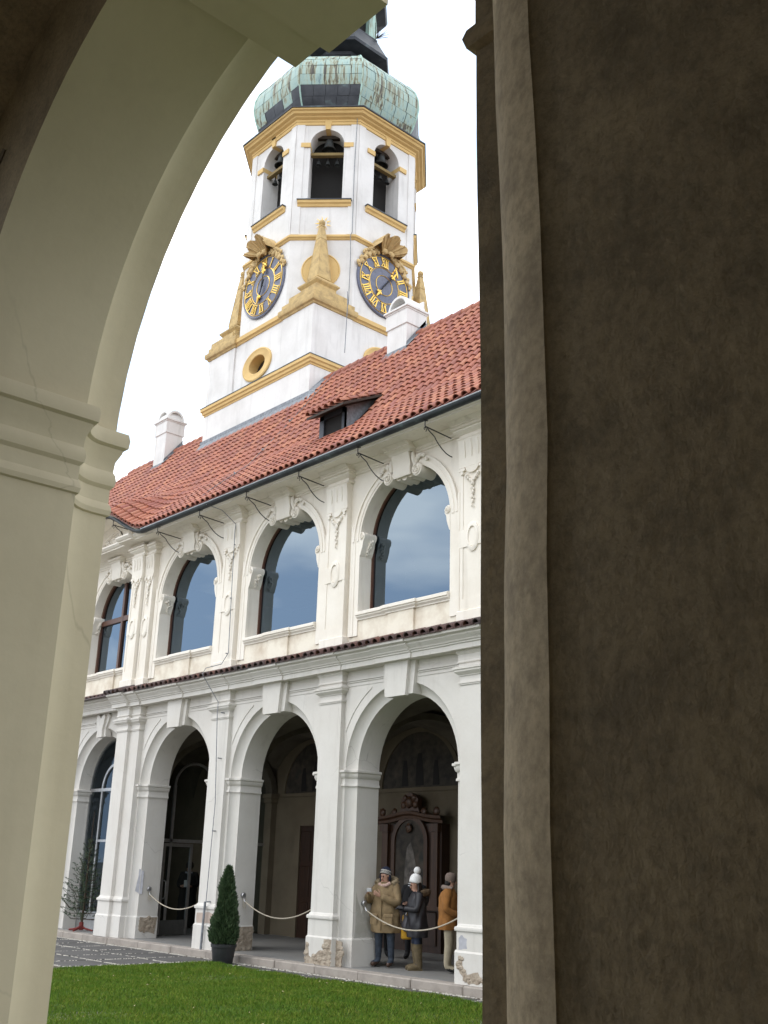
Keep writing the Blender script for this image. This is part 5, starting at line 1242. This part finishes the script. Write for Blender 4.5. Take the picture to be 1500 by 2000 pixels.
for s_ in (-1,1):
    q=MB(); q.bevbox(-.09,.09,-.02,.02,0,.17,.02); o=q.build('pocket',tan_,man,smooth=40); o.matrix_basis=Matrix.Translation((s_*.15,-.205,.74))@Matrix.Rotation(s_*.25,4,'Z')
    q=MB(); q.bevbox(-.095,.095,-.03,.012,.14,.19,.012); o=q.build('pocket_flap',tan_,man); o.matrix_basis=Matrix.Translation((s_*.15,-.205,.74))@Matrix.Rotation(s_*.25,4,'Z')
MB().tube([(0,-.222,.64),(0,-.215,1.0),(0,-.20,1.3)],.012,6).build('zip_placket',tan_,man)
fur(man,[(-.17,-.06,1.47),(-.18,.06,1.50),(-.10,.15,1.54),(.02,.17,1.55),(.13,.13,1.53),(.18,.04,1.49),(.15,-.07,1.44)],.055,furt,'fur_collar',420)
MB().tube([(-.10,-.10,1.45),(-.03,-.125,1.42),(.05,-.12,1.43),(.11,-.07,1.47)],.035,8).build('scarf',flat('cream_red_scarf',(.48,.33,.28),.9,var=.35,scale=60),man,smooth=60)
face(man,hc,hf)
navy=flat('navy_knit',(.014,.018,.04),.95,scale=80); creamk=flat('cream_knit',(.50,.47,.42),.95,scale=80)
ht=MB(); ax=Vector((.10,.30,.95)).normalized(); Mx=ax.to_track_quat('Z','Y').to_matrix(); hcV=Vector(hc)
ht.lathe([(.101,.015),(.104,.05),(.100,.09),(.082,.135),(.045,.165),(.0,.172)],20,hc,Mx,cap=False); hat=ht.build('knit_hat',navy,man,smooth=60)
MB().lathe([(.100,.022),(.109,.03),(.109,.085),(.103,.092)],20,hc,Mx,cap=False).build('hat_band',creamk,hat,smooth=40)
zz=MB()
for k in range(20):
    a0,a1=2*PI*k/20,2*PI*(k+1)/20
    for (b0,b1) in ((.036,.08),(.08,.036)): zz.tube([hcV+Mx@Vector((.110*cos(a0),.110*sin(a0),b0)),hcV+Mx@Vector((.110*cos(a1),.110*sin(a1),b1))],.0035,4)
zz.build('hat_zigzag',navy,hat,kind='stuff')
for s_ in (-1,1): MB().ball((hc[0]+s_*.093,hc[1]+.02,hc[2]-.035),.05,9,7,(.45,.8,1.3)).build('ear_flap',navy,hat,smooth=70)
hand(man,(-.225,-.325,1.285),(.35,-.7,.5),(-.8,-.3,.3),1,1.1); hand(man,(.02,-.325,1.245),(-.62,-.45,.42),(.2,-.9,-.2),-1,.7)
cmr=tag(MB().bevbox(-15.60-.06,-15.60+.045,14.17-.02,14.17+.02,0,.062,.008).build('camera',M['steel'],None),'small silver compact camera held up by the person in the parka','camera')
Rm=Matrix.Translation((-15.79,14.34,0))@Matrix.Rotation(R(22),4,'Z')
cp=Rm@Vector((-.15,-.405,1.315)); cmr.matrix_basis=Matrix.Translation(cp)@Matrix.Rotation(R(22)+.25,4,'Z')@Matrix.Translation((15.60,-14.17,0))
lens=MB().lathe([(.022,0),(.024,.01),(.021,.028),(.012,.03)],14,(-15.605,14.19,.031),Matrix.Rotation(R(-90),3,'X')).build('lens',M['iron'],None,smooth=40); lens.parent=cmr
stp=MB().tube([(-15.655,14.16,.02),(-15.665,14.15,-.06),(-15.66,14.15,-.17)],.006,5).build('wrist_strap',M['iron'],None); stp.parent=cmr
# --- woman in the black coat and white bobble hat
blk=flat('black_quilted_coat',(.013,.012,.016),.55,var=.3,scale=9,bs=.3)
wom=lthing('person','person in long black coat, white bobble hat and tall brown boots looking down','person',(-15.10,14.49,0),R(-32))
hc=(.0,-.05,1.47); hf=Vector((.05,-.88,-.45)).normalized()
J=[((0,0,.85),(.13,.11)),((0,0,1.02),(.13,.11)),((0,.01,1.20),(.145,.115)),((0,-.01,1.34),.055)]+headrow(hc,hf)
J+=[((-.085,0,.83),.09),((-.08,-.02,.46),.066),((-.085,.03,.10),.044),((-.10,-.13,.035),.028),((.085,0,.83),.09),((.09,-.01,.46),.066),((.10,.03,.10),.044),((.11,-.13,.035),.028)]
J+=[((-.17,.01,1.27),.075),((-.23,-.05,1.03),.07),((-.10,-.28,1.02),.048),((.17,.01,1.27),.075),((.23,-.04,1.02),.07),((.08,-.27,1.05),.048)]
body(wom,J,[skin,flat('indigo_jeans',(.025,.035,.065),.85,var=.3,scale=14),blk,blk],lambda c:0 if (c.z>1.345 and abs(c.x)<.12) else (1 if c.z<.78 else 2))
coat(wom,[(.56,.245,.19,0,.01),(.60,.255,.20,0,.01),(.80,.235,.185,0,0),(.98,.205,.165,0,0),(1.12,.215,.17,0,0),(1.22,.20,.15,0,.01),(1.29,.15,.12,0,.01),(1.34,.085,.085,0,0)],blk,'coat',8,.016)
fur(wom,[(-.15,.03,1.31),(-.13,.13,1.33),(-.02,.20,1.33),(.10,.16,1.33),(.15,.05,1.31)],.06,flat('brown_fur_trim',(.10,.065,.035),.95,var=.4,scale=50),'fur_hood',420)
face(wom,hc,hf,.95)
hr=MB()
for k in range(26):
    a=R(20+140*k/25); p=Vector((hc[0]+.085*cos(a),hc[1]+.02+.075*sin(a),hc[2]+.03)); L_=random.uniform(.24,.36)
    hr.tube([p,p+Vector((cos(a)*.03,.02*sin(a),-.12)),p+Vector((cos(a)*.05+random.uniform(-.02,.02),random.uniform(-.06,.03),-.22)),p+Vector((cos(a)*.045,random.uniform(-.08,.0),-L_))],[.022,.026,.024,.008],6)
hr.build('hair',hairm,wom,smooth=60,kind='stuff')
wk=flat('white_knit',(.72,.71,.70),.95,scale=70,bs=.4); ax=Vector((0,.16,.98)).normalized(); Mx=ax.to_track_quat('Z','Y').to_matrix()
ht=MB(); n=44
rows=[]
for r,z,f_ in ((.098,.018,0),(.108,.022,1),(.112,.05,1),(.109,.075,1),(.106,.105,1),(.092,.145,1),(.06,.178,1),(.02,.192,0)): rows.append([tuple(Vector(hc)+Mx@Vector(((r+f_*.005*(k%2))*cos(2*PI*k/n),(r+f_*.005*(k%2))*sin(2*PI*k/n),z))) for k in range(n)])
ht.loft(rows,True); hat=ht.build('bobble_hat',wk,wom,smooth=80)
pb=Vector(hc)+Mx@Vector((0,0,.245)); MB().ball(tuple(pb),.066,16,12,(1,1,1),.05).build('bobble',wk,hat,smooth=80)
hand(wom,(-.09,-.295,1.02),(.35,-.6,.35),(-.5,-.2,.8),1,.9,.92,flat('dark_glove',(.02,.018,.02),.7)); hand(wom,(.07,-.285,1.05),(-.35,-.6,.2),(.5,-.2,.8),-1,.9,.92,bpy.data.materials['dark_glove'])
boot=flat('olive_suede_boot',(.115,.085,.042),.8,var=.25,scale=16,bs=.3)
for x,ax_,hx in ((-.085,-.10,-.08),(.10,.11,.095)):
    b_=MB(); rows=[]
    for z,r,cy in ((.03,.05,.03),(.10,.062,.03),(.20,.066,.015),(.32,.074,.005),(.42,.080,-.005),(.445,.083,-.005),(.445,.07,-.005)): rows.append([(x+(hx-x)*z/.45+r*cos(2*PI*k/18)*(1+.04*math.sin(20*z+k)),cy+r*1.05*sin(2*PI*k/18),z) for k in range(18)])
    b_.loft(rows,True); b_.tube([(x,.06,.05),(x,.0,.058),(ax_,-.10,.05),(ax_,-.17,.038)],[.045,.055,.05,.03],12); b_.box(x-.045,x+.045,-.0,.085,.002,.03); b_.tube([(x,.07,.015),(ax_,-.18,.015)],.04,8)
    b_.build('boot',boot,wom,smooth=60)
Rw=Matrix.Translation((-15.10,14.49,0))@Matrix.Rotation(R(-32),4,'Z')
hb=lthing('handbag','small grey gathered leather handbag on a shoulder chain against the black coat','handbag',tuple(Rw@Vector((-.235,-.14,.63)))); bagm=flat('grey_leather',(.075,.07,.08),.45,var=.25,scale=12)
rows=[]
for z,r in ((0,.05),(.02,.105),(.09,.125),(.18,.11),(.25,.085),(.28,.095),(.29,.07)): rows.append([(r*cos(2*PI*k/24)*(1+.05*math.sin(6*k)),r*.62*sin(2*PI*k/24)*(1+.05*math.sin(5*k)),z) for k in range(24)])
MB().loft(rows,True).build('bag',bagm,hb,smooth=60); hcn=MB(); hcn.tube([(-.05,0,.27),(.0,.02,.40),(.12,.05,.55),(.20,.10,.67)],.008,5); hcn.tube([(.05,0,.27),(.08,.03,.42),(.17,.06,.56),(.21,.10,.67)],.008,5); hcn.build('chain',M['steel'],hb)
yb_=lthing('carrier_bag','yellow carrier bag hanging between the parka and the black coat','bag',(-15.40,14.60,.50),R(75)); ym=flat('yellow_plastic_bag',(.55,.30,.02),.5,var=.12,scale=6,bs=.2)
rows=[]
for z,w_,d in ((0,.13,.05),(.02,.16,.075),(.2,.165,.07),(.36,.15,.05),(.42,.145,.03)): rows.append([(w_*max(-1,min(1,1.25*cos(2*PI*k/24)))+.008*math.sin(3*k+9*z),d*sin(2*PI*k/24)+.006*math.sin(5*k+11*z),z) for k in range(24)])
MB().loft(rows,True).build('bag',ym,yb_,smooth=50)
for s_ in (-1,1): MB().tube([(-.07,s_*.02,.41),(-.05,s_*.015,.52),(.05,s_*.015,.52),(.07,s_*.02,.41)],.008,5).build('handle',ym,yb_)
# --- person in rust jacket seen from behind, half hidden by the pier
rust=flat('rust_brown_suede',(.25,.105,.022),.9,var=.2,scale=9,bs=.2); beige=flat('beige_corduroy',(.33,.285,.20),.9,var=.12,scale=14)
rm=lthing('person','person in rust-brown jacket and beige trousers seen from behind beside the pier','person',(-14.44,14.66,0),R(128))
hc=(0,-.02,1.545); hf=Vector((.1,-.99,-.05)).normalized()
J=[((0,0,.90),(.15,.12)),((0,0,1.08),(.15,.125)),((0,.01,1.27),(.17,.13)),((0,0,1.41),.065)]+headrow(hc,hf)
J+=[((-.10,0,.87),.105),((-.11,-.01,.48),.082),((-.12,.03,.10),.062),((-.13,-.16,.045),.05),((.10,0,.87),.105),((.11,0,.48),.082),((.12,.03,.10),.062),((.14,-.16,.045),.05)]
J+=[((-.20,.01,1.34),.09),((-.28,.04,1.06),.08),((-.20,-.20,.98),.055),((.20,.01,1.34),.09),((.28,.05,1.06),.08),((.20,-.20,.98),.055)]
body(rm,J,[skin,beige,rust,M['black']],lambda c:0 if (c.z>1.42 and abs(c.x)<.12) else (3 if c.z<.08 else (1 if c.z<.80 else 2)))
coat(rm,[(.72,.225,.175,0,.01),(.76,.24,.185,0,.01),(.9,.24,.19,0,0),(1.1,.25,.19,0,0),(1.25,.25,.18,0,.01),(1.35,.19,.14,0,.01),(1.42,.10,.09,0,0)],rust,'jacket',5,.009)
face(rm,hc,hf); hand(rm,(-.19,-.22,.985),(.5,-.7,-.2),(-.5,-.3,.6),1,.9); hand(rm,(.19,-.22,.985),(-.5,-.7,-.2),(.5,-.3,.6),-1,.9)
MB().lathe([(.085,-.02),(.105,.03),(.10,.09),(.07,.14),(.0,.155)],18,hc,cap=False).build('knit_cap',flat('grey_brown_wool',(.16,.12,.10),.95,scale=40),rm,smooth=60)
MB().ball((hc[0],hc[1]+.035,hc[2]-.03),.09,10,8,(1,.8,.9)).build('hair',M['black'],rm,smooth=60)
MB().tube([(-.10,-.06,1.41),(-.10,.06,1.43),(0,.11,1.44),(.10,.06,1.43),(.10,-.06,1.41)],.045,8).build('scarf',flat('taupe_scarf',(.20,.155,.13),.95,scale=40),rm,smooth=60)
# --- figures deeper in the walk
def back_person(label,pos,rz,H,cm,hatm,trm,robe=False,hat=True):
    k=H/1.72; p=lthing('person',label,'person',pos,rz); hc=(0,-.03,1.60*k); hf=Vector((0,-.97,-.2)).normalized()
    J=[((0,0,.93*k),(.15,.12)),((0,0,1.12*k),(.15,.12)),((0,.01,1.32*k),(.165,.13)),((0,0,1.46*k),.065)]+headrow(hc,hf)
    J+=[((-.10,0,.90*k),.10),((-.11,-.03,.50*k),.075),((-.12,.0,.10),.055),((-.13,-.16,.045),.045),((.10,0,.90*k),.10),((.11,.03,.50*k),.075),((.12,.06,.10),.055),((.13,-.10,.045),.045)]
    J+=[((-.20,.01,1.39*k),.085),((-.27,-.02,1.11*k),.075),((-.16,-.22,1.08*k),.05),((.20,.01,1.39*k),.085),((.27,-.02,1.11*k),.075),((.14,-.22,1.12*k),.05)]
    body(p,J,[skin,trm,cm,M['black']],lambda c:0 if (c.z>1.475*k and abs(c.x)<.12) else (3 if c.z<.08 else (1 if c.z<.85*k else 2)))
    z0=.08 if robe else .62*k
    coat(p,[(z0,.26,.22,0,0),(.9*k,.235,.19,0,0),(1.2*k,.24,.19,0,0),(1.36*k,.22,.16,0,.01),(1.47*k,.09,.09,0,0)],cm,'coat',int(H*100),.009)
    face(p,hc,hf)
    for s_ in (-1,1): hand(p,(s_*.15,-.24,1.09*k),(-s_*.5,-.7,.1),(s_*.4,-.3,.7),-s_,.9)
    if hat: MB().lathe([(.10,.0),(.107,.04),(.10,.10),(.06,.15),(0,.165)],18,hc,cap=False).build('knit_cap',hatm,p,smooth=60)
    else: MB().ball((hc[0],hc[1]+.02,hc[2]+.03),.112,12,9,(1,1,1.05),.06).build('hair',hairm,p,smooth=60)
    return p
dk=flat('charcoal_cloth',(.018,.018,.02),.85); 
bp=back_person('person in dark coat and striped scarf standing behind the bobble hat','',0,1.72,dk,None,dk) if False else None
bp=back_person('person in charcoal coat, grey cap and striped scarf between parka and black coat',(-16.75,15.98,0),R(30),1.68,dk,flat('grey_cap_wool',(.13,.11,.10),.95,scale=40),dk)
for q in range(4): MB().tube([(-.11,-.05,1.39+.02*q),(0,-.12,1.37+.022*q),(.11,-.05,1.39+.02*q)],.016,6).build('scarf_stripe',M['steel'] if q%2 else M['black'],bp,smooth=60)
back_person('person with dark hair in a black jacket behind the person in the parka',(-17.45,15.75,0),R(60),1.62,M['black'],None,dk,False,False)
mk=back_person('person in a long black coat beyond the open glass door holding a paper',(-27.0,17.05,0),R(45),1.74,M['black'],None,dk,True,False)
MB().box(-.05,.09,-.33,-.325,1.08,1.26).build('paper',flat('white_paper',(.6,.6,.62),.8),mk)
MB().tube([(-.09,-.05,1.46),(0,-.11,1.44),(.09,-.05,1.46)],.03,7).build('collar',flat('grey_collar',(.3,.3,.33),.9),mk,smooth=60)
